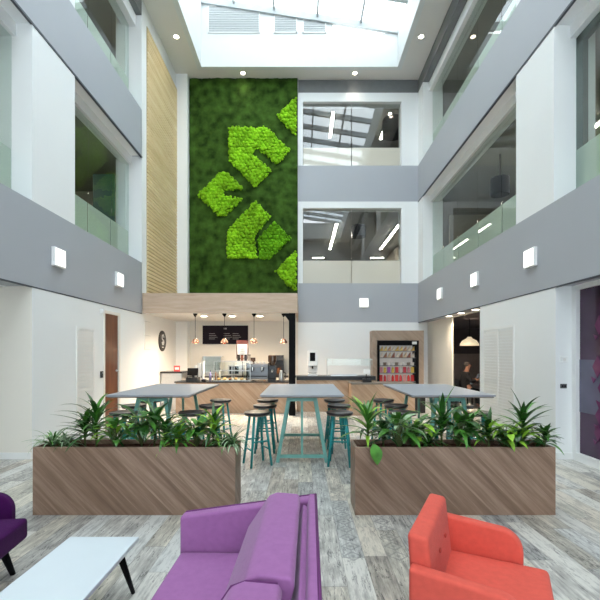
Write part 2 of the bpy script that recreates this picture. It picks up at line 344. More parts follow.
# storeys: bands, slabs, piers
struct('wall_left', M['band'], (-4.6, XL, Y0, 10.5, B1, T1), (-4.6, XL, Y0, 10.5, B2, T2))
struct('wall_right', M['band'], (XR, 4.4, Y0, YB, B1, T1), (XR, 4.4, Y0, YB, B2, T2))
struct('wall_back', M['band'], (-.13, 4.4, YB, 14.0, B1, T1), (-.13, 4.4, YB, 14.0, B2, T2))
struct('trim_1', M['shadow_gap'], (XL-.03, XL+.012, Y0, 10.5, B2-.035, B2), (XR-.012, XR+.03, Y0, YB-.01, B2-.035, B2))
struct('trim_5', M['white'], (-4.5, XL-.04, Y0, 10.42, B2-.012, B2-.001), (XR+.04, 4.25, Y0, 13.07, B2-.012, B2-.001))
struct('trim_2', M['shadow_gap'], (XL-.03, XL+.006, Y0, 10.5, B1-.02, B1), (XR-.006, XR+.03, Y0, YB-.01, B1-.02, B1))
struct('floor', M['carpet'], (-9.2, -4.6, Y0, 22.2, 3.4, T1-.02), (4.4, 9.2, Y0, 22.2, 3.4, T1-.02), (-4.6, 4.4, 14.0, 22.2, 3.4, T1-.02),
       (-9.2, -4.6, Y0, 22.2, 7.4, T2-.02), (4.4, 9.2, Y0, 22.2, 7.4, T2-.02), (-4.6, 4.4, 14.0, 22.2, 7.4, T2-.02))
struct('ceiling', M['interior2'], (-9.2, -4.6, Y0, 22.2, 6.7, 6.8), (4.4, 9.2, Y0, 22.2, 6.7, 6.8), (-4.6, 4.4, 14.0, 22.2, 6.7, 6.8),
       (-9.2, -4.7, Y0, 22.2, 10.45, 10.55), (4.5, 9.2, Y0, 22.2, 10.45, 10.55), (-4.7, 4.5, 14.0, 22.2, 10.45, 10.55))
struct('wall_left', M['white'], (-4.85, XL, 6.23, 7.4, T1, B2), (-4.85, XL, 6.23, 7.4, T2, 10.5), (-4.85, XL, 1.0, 2.2, T1, B2), (-4.85, XL, 1.0, 2.2, T2, 10.5),
       (-4.7, -4.45, Y0, 10.48, 6.58, B2), (-4.7, -4.35, Y0, 10.48, 10.2, 10.5), (-4.85, -4.6, 10.42, 10.7, T1, ZC))
struct('wall_right', M['white'], (XR, 4.6, 6.27, 7.38, T1, B2), (XR, 4.6, 6.27, 7.38, T2, 10.5), (XR, 4.6, 1.0, 2.2, T1, B2), (XR, 4.6, 1.0, 2.2, T2, 10.5),
       (4.2, 4.5, Y0, 13.07, 6.58, B2), (4.15, 4.5, Y0, 13.07, 10.2, 10.5), (XR, 4.6, 13.07, 14.0, T1, B2), (XR, 4.6, 13.07, 14.0, T2, 10.5))
struct('trim_3', M['dkgrey'], (XR, 4.5, Y0, 14, 10.5, 10.93), (-4.6, XL, Y0, 10.48, 10.5, 10.93), (-.13, XR, YB, 14, 10.5, 10.93))
struct('wall_back', M['white'], (-.13, .03, YB, 14, T1, B2), (3.38, XR, YB, 14, T1, B2), (.03, 3.38, YB, 14, 6.58, B2),
       (-.13, .03, YB, 14, T2, 10.5), (3.38, XR, YB, 14, T2, 10.5), (.03, 3.38, YB, 14, 10.2, 10.5))
struct('wall_back', M['cream'], (-4.6, -.13, YB, 14, 0, ZC))
struct('wall_back', M['white'], (-4.2, -3.82, 13.32, YB, 0, ZC))
struct('wall_back', M['white'], (-.13, 4.27, YB, 14, 0, B1))
# outer shell of the offices behind the glass
struct('wall_left', M['interior'], (-9.4, -9.2, Y0, 22.4, 0, ZC)); struct('wall_right', M['interior'], (9.2, 9.4, Y0, 22.4, B1, ZC))
struct('wall_back', M['interior'], (-9.4, 9.4, 22.2, 22.4, B1, ZC), (-4.9, -4.7, 14.0, 22.2, T1, 10.5), (4.5, 4.6, 16.5, 22.2, T1, 10.5),
       (-9.2, -4.7, 12.5, 12.6, T1, 10.5), (5.4, 9.2, 14.6, 14.7, T1, 10.5))
# dining room seen through the opening on the right
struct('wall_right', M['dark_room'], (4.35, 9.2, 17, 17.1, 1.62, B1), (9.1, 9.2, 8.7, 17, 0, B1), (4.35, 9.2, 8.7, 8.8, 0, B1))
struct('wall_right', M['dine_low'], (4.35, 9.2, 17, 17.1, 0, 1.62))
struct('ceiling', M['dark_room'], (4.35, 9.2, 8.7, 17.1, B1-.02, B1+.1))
# main ceiling, lightwell, rooflight
struct('ceiling', M['ceil'], (-9.4, -3.28, Y0, 22.4, ZC-.05, ZC+.15), (3.12, 9.4, Y0, 22.4, ZC-.05, ZC+.15), (-3.28, 3.12, 13.0, 22.4, ZC-.05, ZC+.15), (-3.28, 3.12, Y0, -5, ZC-.05, ZC+.15))
def roofz(x): return 12.2+(3.12-x)*.156
ZL = ZC-.055
mb = MB().box(-3.42, -3.27, -5, 13.14, ZL, roofz(-3.28)-.03).box(3.11, 3.26, -5, 13.14, ZL, roofz(3.12)-.12)
mb.prism([(-3.27, ZL), (3.11, ZL), (3.11, 12.02), (1.0, 12.02), (1.0, roofz(1)-.08), (-3.27, roofz(-3.28)-.08)], 'y', 12.99, 13.14)
mb.box(-3.27, 3.11, -5.14, -4.99, ZL, 12.2)
o = mb.build('wall_lightwell', mat('lightwell white toned down for glare', (.70, .72, .72), .7, var=.01)); o['kind'] = 'structure'  # wall white greyed in its colour to offset the strong rooflight
def slope_bar(mb, x0, x1, y0, y1, t):
    mb.prism([(x0, roofz(x0)), (x1, roofz(x1)), (x1, roofz(x1)-t), (x0, roofz(x0)-t)], 'y', y0, y1)
mb = MB(); slope_bar(mb, -3.42, 3.26, -5.1, 13.14, .02)
o = mb.build('window_2', M['roofglass']); o['kind'] = 'structure'
mb = MB()
y = 12.98
while y > -5:
    slope_bar(mb, -3.3, 3.2, y-.07, y+.04, .22); y -= 1.18
for x in (-2.2, -.9, .5, 1.9): mb.box(x-.03, x+.03, -5, 12.98, roofz(x)-.1, roofz(x)+.03)
mb.build('rooflight_bars', mat('grey rooflight bars', (.42, .45, .46), .5), o)
for i, (x0, x1, z1) in enumerate(((-3.05, -1.37, 12.93), (-.91, -.16, 12.6), (0.02, .78, 12.46))):
    t = thing('louvre_grille', ['wide white slatted air grille high in the rooflight well', 'middle white slatted air grille high in the rooflight well', 'smallest white slatted air grille in the rooflight well'][i], 'vent', ((x0+x1)/2, 13.0, 12.03), group='air grilles in the rooflight well')
    hw = (x1-x0)/2; h = z1-12.03
    MB().box(-hw, -hw+.03, -.04, 0, 0, h).box(hw-.03, hw, -.04, 0, 0, h).box(-hw, hw, -.04, 0, h-.03, h).box(-hw, hw, -.04, 0, 0, .03).build('frame', M['whitepl'], t)
    mb = MB(); z = .06
    while z < h-.05: mb.box(-hw+.03, hw-.03, -.03, -.002, z, z+.03, Matrix.Rotation(.5, 3, 'X')); z += .075
    mb.build('slats', colmat('grille grey', (.5, .52, .53)), t)
# rear wall behind the camera, banded like the others
struct('wall_front', M['white'], (-9.4, 9.4, Y0-.2, Y0, T2, ZC), (-9.4, -4.6, Y0-.2, Y0, 0, T2), (4.26, 9.4, Y0-.2, Y0, 0, T2))
g = struct('window_3', M['roofglass'], (-4.6, 4.26, Y0-.12, Y0-.1, 0, T2))  # unseen glazing, added to let front light onto camera-facing surfaces
mb = MB()
for x in (-2.6, -1.0, .6, 2.2): mb.box(x-.04, x+.04, Y0-.18, Y0-.02, 0, B2)
mb.build('window_frame', M['dkgrey'], g)
struct('wall_front', M['band'], (-4.2, 3.95, Y0, Y0+.1, B1, T1), (-4.2, 3.95, Y0, Y0+.1, B2, T2))

# glazed screens of the upper storeys
def screen(n, plane, ys, z0, z1, x, zf, glass, frost, out=1):
    """plane 'x': runs along y at x; plane 'y': runs along x at y=x"""
    root = None; sg = 1 if x > 0 else -1
    for a, b in zip(ys[:-1], ys[1:]):
        bx = (lambda p0, p1, q0, q1, h0, h1: (q0, q1, p0, p1, h0, h1)) if plane == 'x' else (lambda p0, p1, q0, q1, h0, h1: (p0, p1, q0, q1, h0, h1))
        o = MB().box(*bx(a+.012, b-.012, x-.006, x+.006, z0, z1)).build('window_%d' % n, glass, root)
        if root is None: root = o; o['kind'] = 'structure'
        else: o.name = 'pane'
        MB().box(*bx(a+.012, b-.012, x+min(out*sg*.007, out*sg*.011), x+max(out*sg*.007, out*sg*.011), z0, zf)).build('frosted_film', frost, o if o is root else root)
    return root
screen(4, 'x', [7.4, 8.45, 9.47, 10.44], T1, 6.58, -4.52, 4.82, M['glass'], M['frost'])
screen(5, 'x', [2.2, 4.2, 6.23], T1, 6.58, -4.52, 4.82, M['glass'], M['frost'])
screen(6, 'x', [7.4, 8.45, 9.47, 10.44], T2, 10.2, -4.52, 8.8, M['glass'], M['frost'])
screen(7, 'x', [7.38, 8.55, 9.71, 10.95, 12.05, 13.07], T1, 6.58, 4.27, 4.82, M['glass'], M['frost'])
screen(8, 'x', [2.2, 4.2, 6.27], T1, 6.58, 4.29, 4.82, M['glass'], M['frost'])
screen(9, 'x', [7.38, 8.55, 9.71, 10.95, 12.05, 13.07], T2, 10.2, 4.27, 8.8, M['glass'], M['frost'])
screen(10, 'y', [.03, 1.7, 3.38], T1, 6.58, YB+.15, 4.82, M['glass_back'], M['frost_back'], -1)
screen(11, 'y', [.03, 1.7, 3.38], T2, 10.2, YB+.15, 8.70, M['glass_back'], M['frost_back'], -1)
o = struct('trim_4', M['dkgrey'], (4.30, 4.38, 6.12, 6.27, T1, 6.58), (4.30, 4.38, 2.2, 6.27, 6.45, 6.58))

# timber slat panel on the left wall
t = thing('slatted_panel', 'tall yellow timber panel of narrow horizontal slats on the left wall beside the moss wall', 'wall panel', (XL, 10.8, 3.22))
MB().box(.002, .02, 0, 2.5, 0, 7.25).build('backing', mat('tan panel', (.50, .38, .21), .7), t)
mb = MB(); z = .02
while z < 7.2: mb.box(.02, .05, 0, 2.5, z, z+.062); z += .1
mb.build('slats', M['slat'], t)
# canopy over the cafe
t = thing('cafe_canopy', 'pale oak box canopy above the cafe counter', 'canopy', (-2.15, 12.05, B1+.012))
MB().box(-2.04, 2.03, -1.55, -1.50, 0, .52).box(-2.04, 2.03, -1.5, 1.27, .47, .52).box(1.98, 2.03, -1.5, 1.5, 0, .47).build('fascia', M['canopy'], t)
MB().box(-2.04, 1.98, -1.5, 1.26, .0, .05).build('soffit', M['ceil'], t)
t = thing('steel_column', 'square black steel column holding up the canopy corner', 'column', (-.26, 10.62, 0))
MB().box(-.085, .085, -.085, .085, 0, 2.7).build('shaft', M['black'], t)
MB().prism([(-.085, 2.5), (-.085, 2.7), (-.24, 2.7)], 'y', -.03, .03).build('bracket', M['black'], t)

# ------------------------------------------------------------------ moss wall
t = thing('moss_wall', 'tall dark green moss wall with bright green arrow shapes', 'moss wall', (-1.97, 13.58, 3.0))
mb = MB(); nx, nz = 70, 150; X0, X1, H = -1.83, 1.82, 7.93
grid = []
for j in range(nz+1):
    row = []
    for i in range(nx+1):
        x = X0+(X1-X0)*i/nx; z = H*j/nz
        n = noise.noise(Vector((x*5, z*5, 0)))*.03+noise.noise(Vector((x*16, z*16, 3)))*.025
        row.append(mb.bm.verts.new((x, -.07-n, z)))
    grid.append(row)
for j in range(nz):
    for i in range(nx): mb.bm.faces.new((grid[j][i], grid[j][i+1], grid[j+1][i+1], grid[j+1][i]))
mb.build('flat_moss', M['moss_dark'], t, smooth=True)
MB().box(X0-.01, X1+.01, -.03, 0, 0, H).build('backing', M['dkgrey'], t)
def m2(px, py):      # photograph tracing of the motif turned into metres on the wall
    x = 180+px/2.727; y = 80+py/2.727
    return (x-302)*13.5/400+1.97, 1.65-(y-353)*13.5/400-3.0
shapes = [([(132,128),(238,128),(302,192),(265,236),(210,190),(201,200),(252,250),(205,296),(132,222)], 'moss_bright'),
          ([(45,315),(108,252),(132,252),(180,300),(122,304),(122,317),(180,321),(125,374),(105,374)], 'moss_bright'),
          ([(128,410),(205,328),(250,372),(205,430),(212,490),(128,490)], 'moss_bright'),
          ([(258,385),(306,432),(245,492),(216,490),(210,434)], 'moss_mid'),
          ([(262,98),(320,42),(320,165)], 'moss_bright'), ([(258,522),(320,457),(320,577),(290,562)], 'moss_bright')]
def inside(x, z, poly):
    c = False; n = len(poly)
    for i in range(n):
        (x1, z1), (x2, z2) = poly[i], poly[(i+1) % n]
        if (z1 > z) != (z2 > z) and x < (x2-x1)*(z-z1)/(z2-z1)+x1: c = not c
    return c
for pts, mm in shapes:
    poly = [m2(*p) for p in pts]; xs = [p[0] for p in poly]; zs = [p[1] for p in poly]
    mb = MB()
    for st, ra, rb, dep, mg in ((.07, .034, .045, -.10, .012), (.125, .055, .082, -.135, .055)):
        z = min(zs); q = 0
        while z < max(zs):
            x = min(xs)+(st/2 if q % 2 else 0)
            while x < max(xs):
                jx = st*.2; xx = x+random.uniform(-jx, jx); zz = z+random.uniform(-jx, jx)
                if xx < X1-.04 and all(inside(xx+u*mg, zz+v*mg, poly) for u, v in ((1, 1), (-1, 1), (1, -1), (-1, -1))):
                    mb.ball((xx, dep-random.uniform(0, .03), zz), random.uniform(ra, rb), (1, .8, 1), 2)
                x += st
            z += st*.87; q += 1
    mb.build('ball_moss', M[mm], t, smooth=True)

# ------------------------------------------------------------------ lights fixed to the building
def square_light(loc, rz, label):
    t = thing('wall_light', label, 'wall light', loc, rz, 'square wall lights on the grey bands')
    MB().box(-.16, .16, -.06, 0, -.16, .16).build('housing', M['whitepl'], t, bevel=.008)
    MB().box(-.135, .135, -.07, -.06, -.135, .135).build('diffuser', M['glow'], t, bevel=.004)
    return t
wl = square_light((XL, 6.86, 3.28), PI/2, 'square lit wall light nearest the camera on the left grey band')
dup(wl, (XL, 9.13, 3.32), PI/2, 'square lit wall light on the left grey band above the brown door')
dup(wl, (XR, 6.87, 3.28), -PI/2, 'square lit wall light nearest the camera on the right grey band')
dup(wl, (XR, 9.08, 3.31), -PI/2, 'middle square lit wall light of three on the right grey band')
dup(wl, (XR, 11.37, 3.33), -PI/2, 'farthest square lit wall light on the right grey band')
dup(wl, (2.1, YB, 3.35), 0, 'square lit wall light on the far grey band above the fridge')
def spot_lamp(name, loc, label, grp, r, lampmat, power, col, cone=2.4):
    t = thing(name, label, 'downlight', loc, 0, grp)
    MB().lathe([(r*1.25, -.012), (r*1.25, 0), (r, 0), (r, -.012)], n=20).build('rim', M['whitepl'], t)
    MB().lathe([(r, -.014), (r, -.004)], n=20).build('lamp', lampmat, t)
    if power:
        l = bpy.data.lights.new('lamp_light', 'SPOT'); l.energy = power; l.color = col; l.spot_size = cone; l.spot_blend = .8; l.shadow_soft_size = .06
        lo = bpy.data.objects.new('lamp_light', l); C.objects.link(lo); lo.parent = t; lo.location = (0, 0, -.03)
    return t
zc = ZC-.05
for k, (x, y, lb) in enumerate(((-1.96, 13.28, 'round ceiling downlight above the moss wall'), (1.76, 13.28, 'round ceiling downlight above the top far window'),
        (-3.69, 11.75, 'round ceiling downlight left of the rooflight'), (3.5, 11.75, 'round ceiling downlight right of the rooflight'))):
    spot_lamp('ceiling_downlight', (x, y, zc), lb, 'ceiling downlights round the rooflight', .07, M['glow_warm'], 12, (1, .88, .7), 1.9)
WARM = (1, .80, .58)
for k, x in enumerate((-2.78, -1.98, -1.19)):
    spot_lamp('canopy_downlight', (x, 11.35, B1+.011), '%s recessed downlight from the left under the oak canopy' % ORD[k], 'downlights under the oak canopy', .09, M['glow_warm'], 180, WARM, 2.75)
for k, y in enumerate((11.2, 10.35, 9.5)):
    spot_lamp('soffit_downlight', (4.12, y, B1-.001), ['farthest', 'middle', 'nearest'][k]+' recessed downlight above the dining room opening', 'downlights above the dining room opening', .08, M['glow_warm'], 70, WARM)
def linear(loc, L, rz, label):
    t = thing('linear_light', label, 'ceiling light', loc, rz, 'linear office ceiling lights')
    MB().box(-.05, .05, -L/2, L/2, 0, .05).build('housing', M['whitepl'], t)
    MB().box(-.045, .045, -L/2+.01, L/2-.01, -.012, 0).build('diffuser', M['glow_line'], t)
for a in (((1.13, 15.3, 10.35), 1.7, 0, 'left linear light behind the top far window'), ((3.2, 15.4, 10.35), 1.8, 0, 'right linear light behind the top far window'),
          ((1.33, 17.2, 6.6), 3.8, .0, 'left long linear light behind the middle far window'), ((3.75, 17.2, 6.6), 3.8, 0, 'right long linear light behind the middle far window'),
          ((.85, 20.8, 6.6), .6, PI/2, 'small bright linear light deep behind the middle far window, left'), ((3.9, 20.8, 6.6), .7, PI/2, 'small bright linear light deep behind the middle far window, right'),
          ((-6.6, 9.0, 6.6), 2.4, 0, 'added linear fill light behind the middle left glass screen'), ((6.4, 9.6, 6.6), 3, 0, 'added linear fill light behind the middle right glass screen'),  # lights added as fill for the side offices, this row and the next
          ((6.6, 4.6, 6.6), 2.4, 0, 'added linear fill light behind the near right glass screen'), ((-6.6, 4.0, 6.6), 2.4, 0, 'added linear fill light behind the near left glass screen'),
          ((-6.4, 9.0, 10.35), 2.4, 0, 'linear light behind the top left glass screen'), ((6.4, 10.4, 10.35), 3, 0, 'linear light behind the top right glass screen')):
    linear(a[0], a[1], a[2], a[3])
def drum(loc, r, h, cord, label):
    t = thing('drum_pendant', label, 'pendant light', loc, 0, 'black drum pendants in the offices')
    MB().lathe([(r*.96, 0), (r, .03), (r, h-.03), (r*.96, h)], n=28).build('shade', M['black'], t, smooth=False)
    MB().tube([(0, 0, h), (0, 0, h+cord)], .012).build('cord', M['black'], t)
drum((2.15, 15.2, 6.05), .28, .42, .15, 'black drum pendant behind the middle far window')
drum((3.35, 14.75, 9.65), .38, .6, .1, 'large black drum pendant behind the top far window')
drum((4.95, 10.0, 5.6), .22, .42, .6, 'black drum pendant behind the middle right glass screen')
# office cupboard / dark furniture seen behind left screen
t = thing('display_screen', 'tall dark teal display screen behind the middle left glass', 'screen', (-5.05, 10.2, T1-.02))
MB().box(-.27, .27, -.03, .03, .5, 2.2).build('panel', colmat('dark teal panel', (.01, .06, .06), .4), t, bevel=.01)
MB().box(-.05, .05, -.03, .03, .04, .5).box(-.25, .25, -.2, .2, 0, .04).build('stand', M['black'], t)

# vents, pads, signs on the ground floor walls
def louvre(loc, rz, w, h, leaves, label):
    t = thing('louvre_door', label, 'louvre', loc, rz)
    hw = w/2; mb = MB().box(-hw, -hw+.05, -.012, 0, .05, h-.05).box(hw-.05, hw, -.012, 0, .05, h-.05).box(-hw, hw, -.012, 0, h-.05, h).box(-hw, hw, -.012, 0, 0, .05)
    if leaves == 2: mb.box(-.035, .035, -.013, 0, .05, h-.05)
    mb.build('frame', M['whitepl'], t)
    mb = MB(); z = .06
    while z < h-.11: mb.box(-hw+.052, hw-.052, -.010, -.002, z, z+.045, Matrix.Rotation(.12, 3, 'X')); z += .06
    mb.build('slats', M['whitepl'], t)
louvre((XL, 7.76, .35), PI/2, .66, 1.8, 1, 'white louvred panel on the left wall before the brown door')
louvre((XR, 8.06, .3), -PI/2, 1.24, 1.88, 2, 'white double louvred doors on the right wall')
t = thing('door_reader', 'small black access reader beside the brown door', 'access reader', (XL, 8.36, 1.13), PI/2)
MB().box(-.04, .04, -.03, 0, 0, .14).build('body', M['blackpl'], t, bevel=.006); MB().box(-.02, .02, -.034, -.03, .09, .12).build('light_bar', colmat('reader grey', (.2, .2, .22)), t)
t = thing('alarm_sounder', 'small white alarm sounder above the black access reader', 'alarm', (XL, 8.38, 2.52), PI/2)
MB().lathe([(.045, 0), (.045, -.04), (.03, -.055)], axis='y', n=16).build('dome', M['whitepl'], t)
MB().box(-.05, .05, -.012, 0, -.06, .06).build('backplate', M['whitepl'], t)
t = thing('control_box', 'white control box above the dark socket on the right pier', 'switch', (4.07, 6.23, 1.5))
MB().box(-.055, .055, -.03, 0, 0, .1).build('cover', M['whitepl'], t, bevel=.006); MB().box(-.02, .02, -.036, -.03, .03, .07).build('button', M['ceil'], t)
t = thing('wall_socket', 'dark grey wall socket on the right pier', 'socket', (4.07, 6.23, 1.1))
MB().box(-.05, .05, -.012, 0, 0, .07).build('plate', colmat('socket grey', (.08, .08, .085)), t, bevel=.004)
MB().box(-.03, -.008, -.018, -.012, .02, .05).box(.008, .03, -.018, -.012, .02, .05).build('rockers', M['blackpl'], t)
t = thing('notice_panel', 'pale framed notice on the wall left of the cafe emblem', 'notice', (XL, 10.85, 1.75), PI/2)
MB().box(-.2, .2, -.012, 0, 0, .75).build('sheet', M['whitepl'], t)
for z in (.74, .36, -.01): MB().box(-.205, .205, -.016, -.004, z, z+.015).build('rail', colmat('notice rail', (.6, .62, .62)), t)
# round black emblem: cup with swirling steam and a short line of lettering
t = thing('round_sign', 'round black sign with white swirl emblem on the cafe side wall', 'sign', (XL, 12.0, 2.01), PI/2)
MB().lathe([(.31, 0), (.31, -.02), (.30, -.025)], axis='y', n=48).build('disc', M['blackpl'], t)
mb = MB()
def ring_pts(cx, cz, r, a0, a1, n=18): return [(cx+r*math.cos(a0+(a1-a0)*i/n), -.03, cz+r*math.sin(a0+(a1-a0)*i/n)) for i in range(n+1)]
mb.tube(ring_pts(0, .1, .075, 0, 1.6*PI), .014, 6).tube(ring_pts(0, -.04, .075, PI*1.0, PI*2.6), .014, 6)
mb.tube(ring_pts(0, -.04, .03, 0, 2*PI), .009, 6).tube([(-.07, -.03, .17), (.07, -.03, .2)], .01, 6)
mb.build('swirl', M['whitepl'], t)
mb = MB()
for i in range(5): mb.box(-.07+i*.029, -.052+i*.029, -.032, -.026, -.2, -.175)
mb.build('lettering', M['whitepl'], t)
# menu board
t = thing('menu_board', 'wide black menu board on the cafe back wall', 'menu board', (-2.6, YB-.004, 1.95))
MB().box(-.77, .77, -.04, 0, 0, .63).build('board', mat('chalkboard', (.018, .014, .02), .8, spec=.1), t)
for cx in (-.55, -.05, .25):
    mb = MB()
    for k in range(4): mb.box(cx, cx+.2+.04*((k*7) % 3), -.044, -.04, .35-k*.06, .362-k*.06)
    mb.build('menu_text', colmat('chalk', (.35, .35, .35)), t)
MB().box(-.05, .05, -.044, -.04, .5, .55).build('menu_heading', colmat('chalk', (.3, .3, .3)), t)
def pendant(loc, label):
    t = thing('copper_pendant', label, 'pendant light', loc, 0, 'copper pendants over the cafe counter')
    MB().lathe([(.10, 0), (.095, .05), (.05, .11), (.03, .125), (.028, .12), (.045, .1), (.088, .045), (.094, 0)], n=24).build('shade', M['copper'], t, smooth=True)
    MB().tube([(0, 0, .12), (0, 0, .74)], .006, 6).build('cord', M['black'], t)
    MB().lathe([(.012, .70), (.06, .775), (.06, .79)], n=16).build('ceiling_rose', M['black'], t)
    MB().ball((0, 0, .03), .028).build('bulb', M['glow_warm'], t, smooth=True)
    l = bpy.data.lights.new('bulb_light', 'POINT'); l.energy = 5; l.color = WARM; l.shadow_soft_size = .04
    lo = bpy.data.objects.new('bulb_light', l); C.objects.link(lo); lo.parent = t; lo.location = (0, 0, -.03)
    return t
p0 = pendant((-2.85, 10.68, 1.91), 'first copper pendant from the left over the cafe counter')
for x, s in ((-2.07, 'second'), (-1.28, 'third'), (-.49, 'fourth')): dup(p0, (x, 10.68, 1.91), 0, s+' copper pendant from the left over the cafe counter')

# ------------------------------------------------------------------ counters
t = thing('cafe_counter', 'long oak cafe counter with black top left of the black column', 'counter', (-1.8, 11.25, 0))
MB().box(-1.65, 1.42, -.32, .3, 0, .84).build('cabinet', M['counter'], t)
MB().box(-1.68, 1.44, -.35, .35, .84, .87).build('worktop', M['blackpl'], t)
t = thing('servery_counter', 'taller oak counter with black top under the glass sneeze guard', 'counter', (.95, 11.55, 0))
MB().box(-1.1, 1.1, -.3, .3, 0, .89).build('cabinet', M['counter'], t)
MB().box(-1.1, 1.12, -.33, .33, .89, 1.0).build('worktop', M['blackpl'], t)
t = thing('till_counter', 'lower oak counter standing in front of the fridge', 'counter', (2.13, 10.85, 0))
MB().box(-.82, .85, -.3, .3, 0, .82).build('cabinet', M['counter'], t)
MB().box(-.84, .87, -.32, .32, .82, .855).build('worktop', M['edge'], t)
t = thing('back_counter', 'black topped back counter along the cafe wall', 'counter', (-2.0, 13.2, 0))
MB().box(-1.75, 1.8, -.3, .38, 0, .86).build('cabinet', M['cream'], t)
MB().box(-1.77, 1.82, -.33, .38, .86, .9).build('worktop', M['blackpl'], t)
ZA, ZB_, ZC_, ZK = .87, 1.0, .855, .9
# glass case
t = thing('glass_display_case', 'steel framed glass display case on the cafe counter', 'display case', (-1.93, 11.2, ZA))
mb = MB()
for x in (-.5, 0, .5):
    for y in (-.17, .17): mb.tube([(x, y, 0), (x, y, .55)], .014, square=True)
for z in (.014, .29, .55):
    for y in (-.17, .17): mb.tube([(-.5, y, z), (.5, y, z)], .012, square=True)
mb.build('frame', M['steel'], t)
MB().box(-.49, .49, -.16, .16, .28, .286).box(-.49, .49, -.16, .16, .55, .556).box(-.49, .49, -.172, -.168, .02, .54).build('glass', M['case_glass'], t)
mb = MB().box(-.49, .49, -.15, .15, .012, .02); mb.build('tray', M['steel'], t)
for i in range(6):
    x = -.4+i*.16
    c = [(.5, .28, .1), (.65, .42, .2), (.35, .15, .06)][i % 3]
    o = MB().ball((0, 0, .035), .05, (1.1, 1, .7)).ball((.02, .01, .055), .025, (1.2, 1, .6), 1).build('pastry', colmat('pastry', c, .7), None, smooth=True, loc=(-1.93+x, 11.2, ZA+.02))
    tag(o, '%s baked pastry from the left in the glass display case' % ORD[i], 'pastry', 'pastries in the glass display case')
# POS
t = thing('till', 'black touch screen till at the left end of the cafe counter', 'till', (-3.05, 11.2, ZA))
MB().box(-.16, .16, -.14, .16, 0, .1).build('cash_drawer', M['blackpl'], t, bevel=.01)
MB().box(-.03, .03, 0, .05, .1, .22).build('stand', M['blackpl'], t)
MB().box(-.15, .15, -.05, -.02, .15, .36, Matrix.Rotation(-.3, 3, 'X')).build('monitor', M['black'], t, bevel=.008)
t = thing('card_terminal', 'small dark card terminal beside the black till', 'card terminal', (-2.72, 11.1, ZA))
MB().box(-.05, .05, -.08, .08, .0, .05).build('body', M['blackpl'], t, bevel=.01); MB().box(-.035, .035, -.02, .06, .05, .055).build('display', colmat('violet screen', (.1, .1, .3)), t)
# cup tower
t = thing('milk_jug_stack', 'pale stack of takeaway cups behind the black till', 'cups', (-2.93, 11.42, ZA))
for k in range(3):
    MB().lathe([(.035, .0), (.05, .42+.06*k), (.055, .43+.06*k)], c=(-.11+.11*k, 0, 0), n=14).build('cup_column', M['whitepl'], t)
t = thing('chilled_cabinet', 'steel chilled cabinet with slanted glass on the back counter', 'chilled cabinet', (-2.95, 13.15, ZK))
MB().prism([(-.25, 0), (.25, 0), (.25, .62), (-.05, .62), (-.25, .35)], 'x', -.32, -.29).prism([(-.25, 0), (.25, 0), (.25, .62), (-.05, .62), (-.25, .35)], 'x', .29, .32).box(-.29, .29, .22, .25, 0, .62).box(-.29, .29, -.25, .25, 0, .12).box(-.32, .32, -.06, .25, .62, .65).build('housing', M['steel'], t)
MB().prism([(-.25, .13), (-.25, .35), (-.05, .62), (-.055, .62), (-.255, .35), (-.255, .13)], 'x', -.29, .29).build('glass_front', M['case_glass'], t)
MB().box(-.29, .29, -.1, .22, .34, .35).build('shelf', M['case_glass'], t)
# sign on a stand
t = thing('menu_stand', 'white printed menu in a dark frame standing above the glass case', 'sign', (-1.7, 11.42, ZA))
MB().box(-.17, .17, -.01, .01, .62, 1.14).build('frame', colmat('dark red frame', (.1, .02, .015)), t)
MB().box(-.14, .14, -.016, -.01, .64, 1.03).build('sheet', M['whitepl'], t)
mb = MB()
for k in range(6): mb.box(-.08+.01*(k % 2), .08-.015*(k % 3), -.02, -.016, .97-k*.05, .98-k*.05)
mb.build('print_lines', colmat('print grey', (.4, .4, .42)), t)
MB().tube([(0, 0, .01), (0, 0, .63)], .01).lathe([(.09, 0), (.09, .012)], n=20).build('stand', M['black'], t)
for i in range(4):
    o = MB().lathe([(.038, 0), (.04, .01), (.04, .14), (.036, .15)], n=18).build('coffee_tin', colmat('tin', ((.03, .025, .02), (.25, .08, .04), (.04, .04, .05), (.35, .3, .25))[i], .3), None, loc=(-1.78+i*.1, 11.22, ZA+.563))
    MB().lathe([(.041, .15), (.041, .168), (.03, .172)], n=18).build('lid', M['black'], o)
    tag(o, ['black coffee tin', 'rust red coffee tin', 'blue black coffee tin', 'beige coffee tin'][i]+' standing on top of the glass display case', 'tin', 'coffee tins on the glass display case')
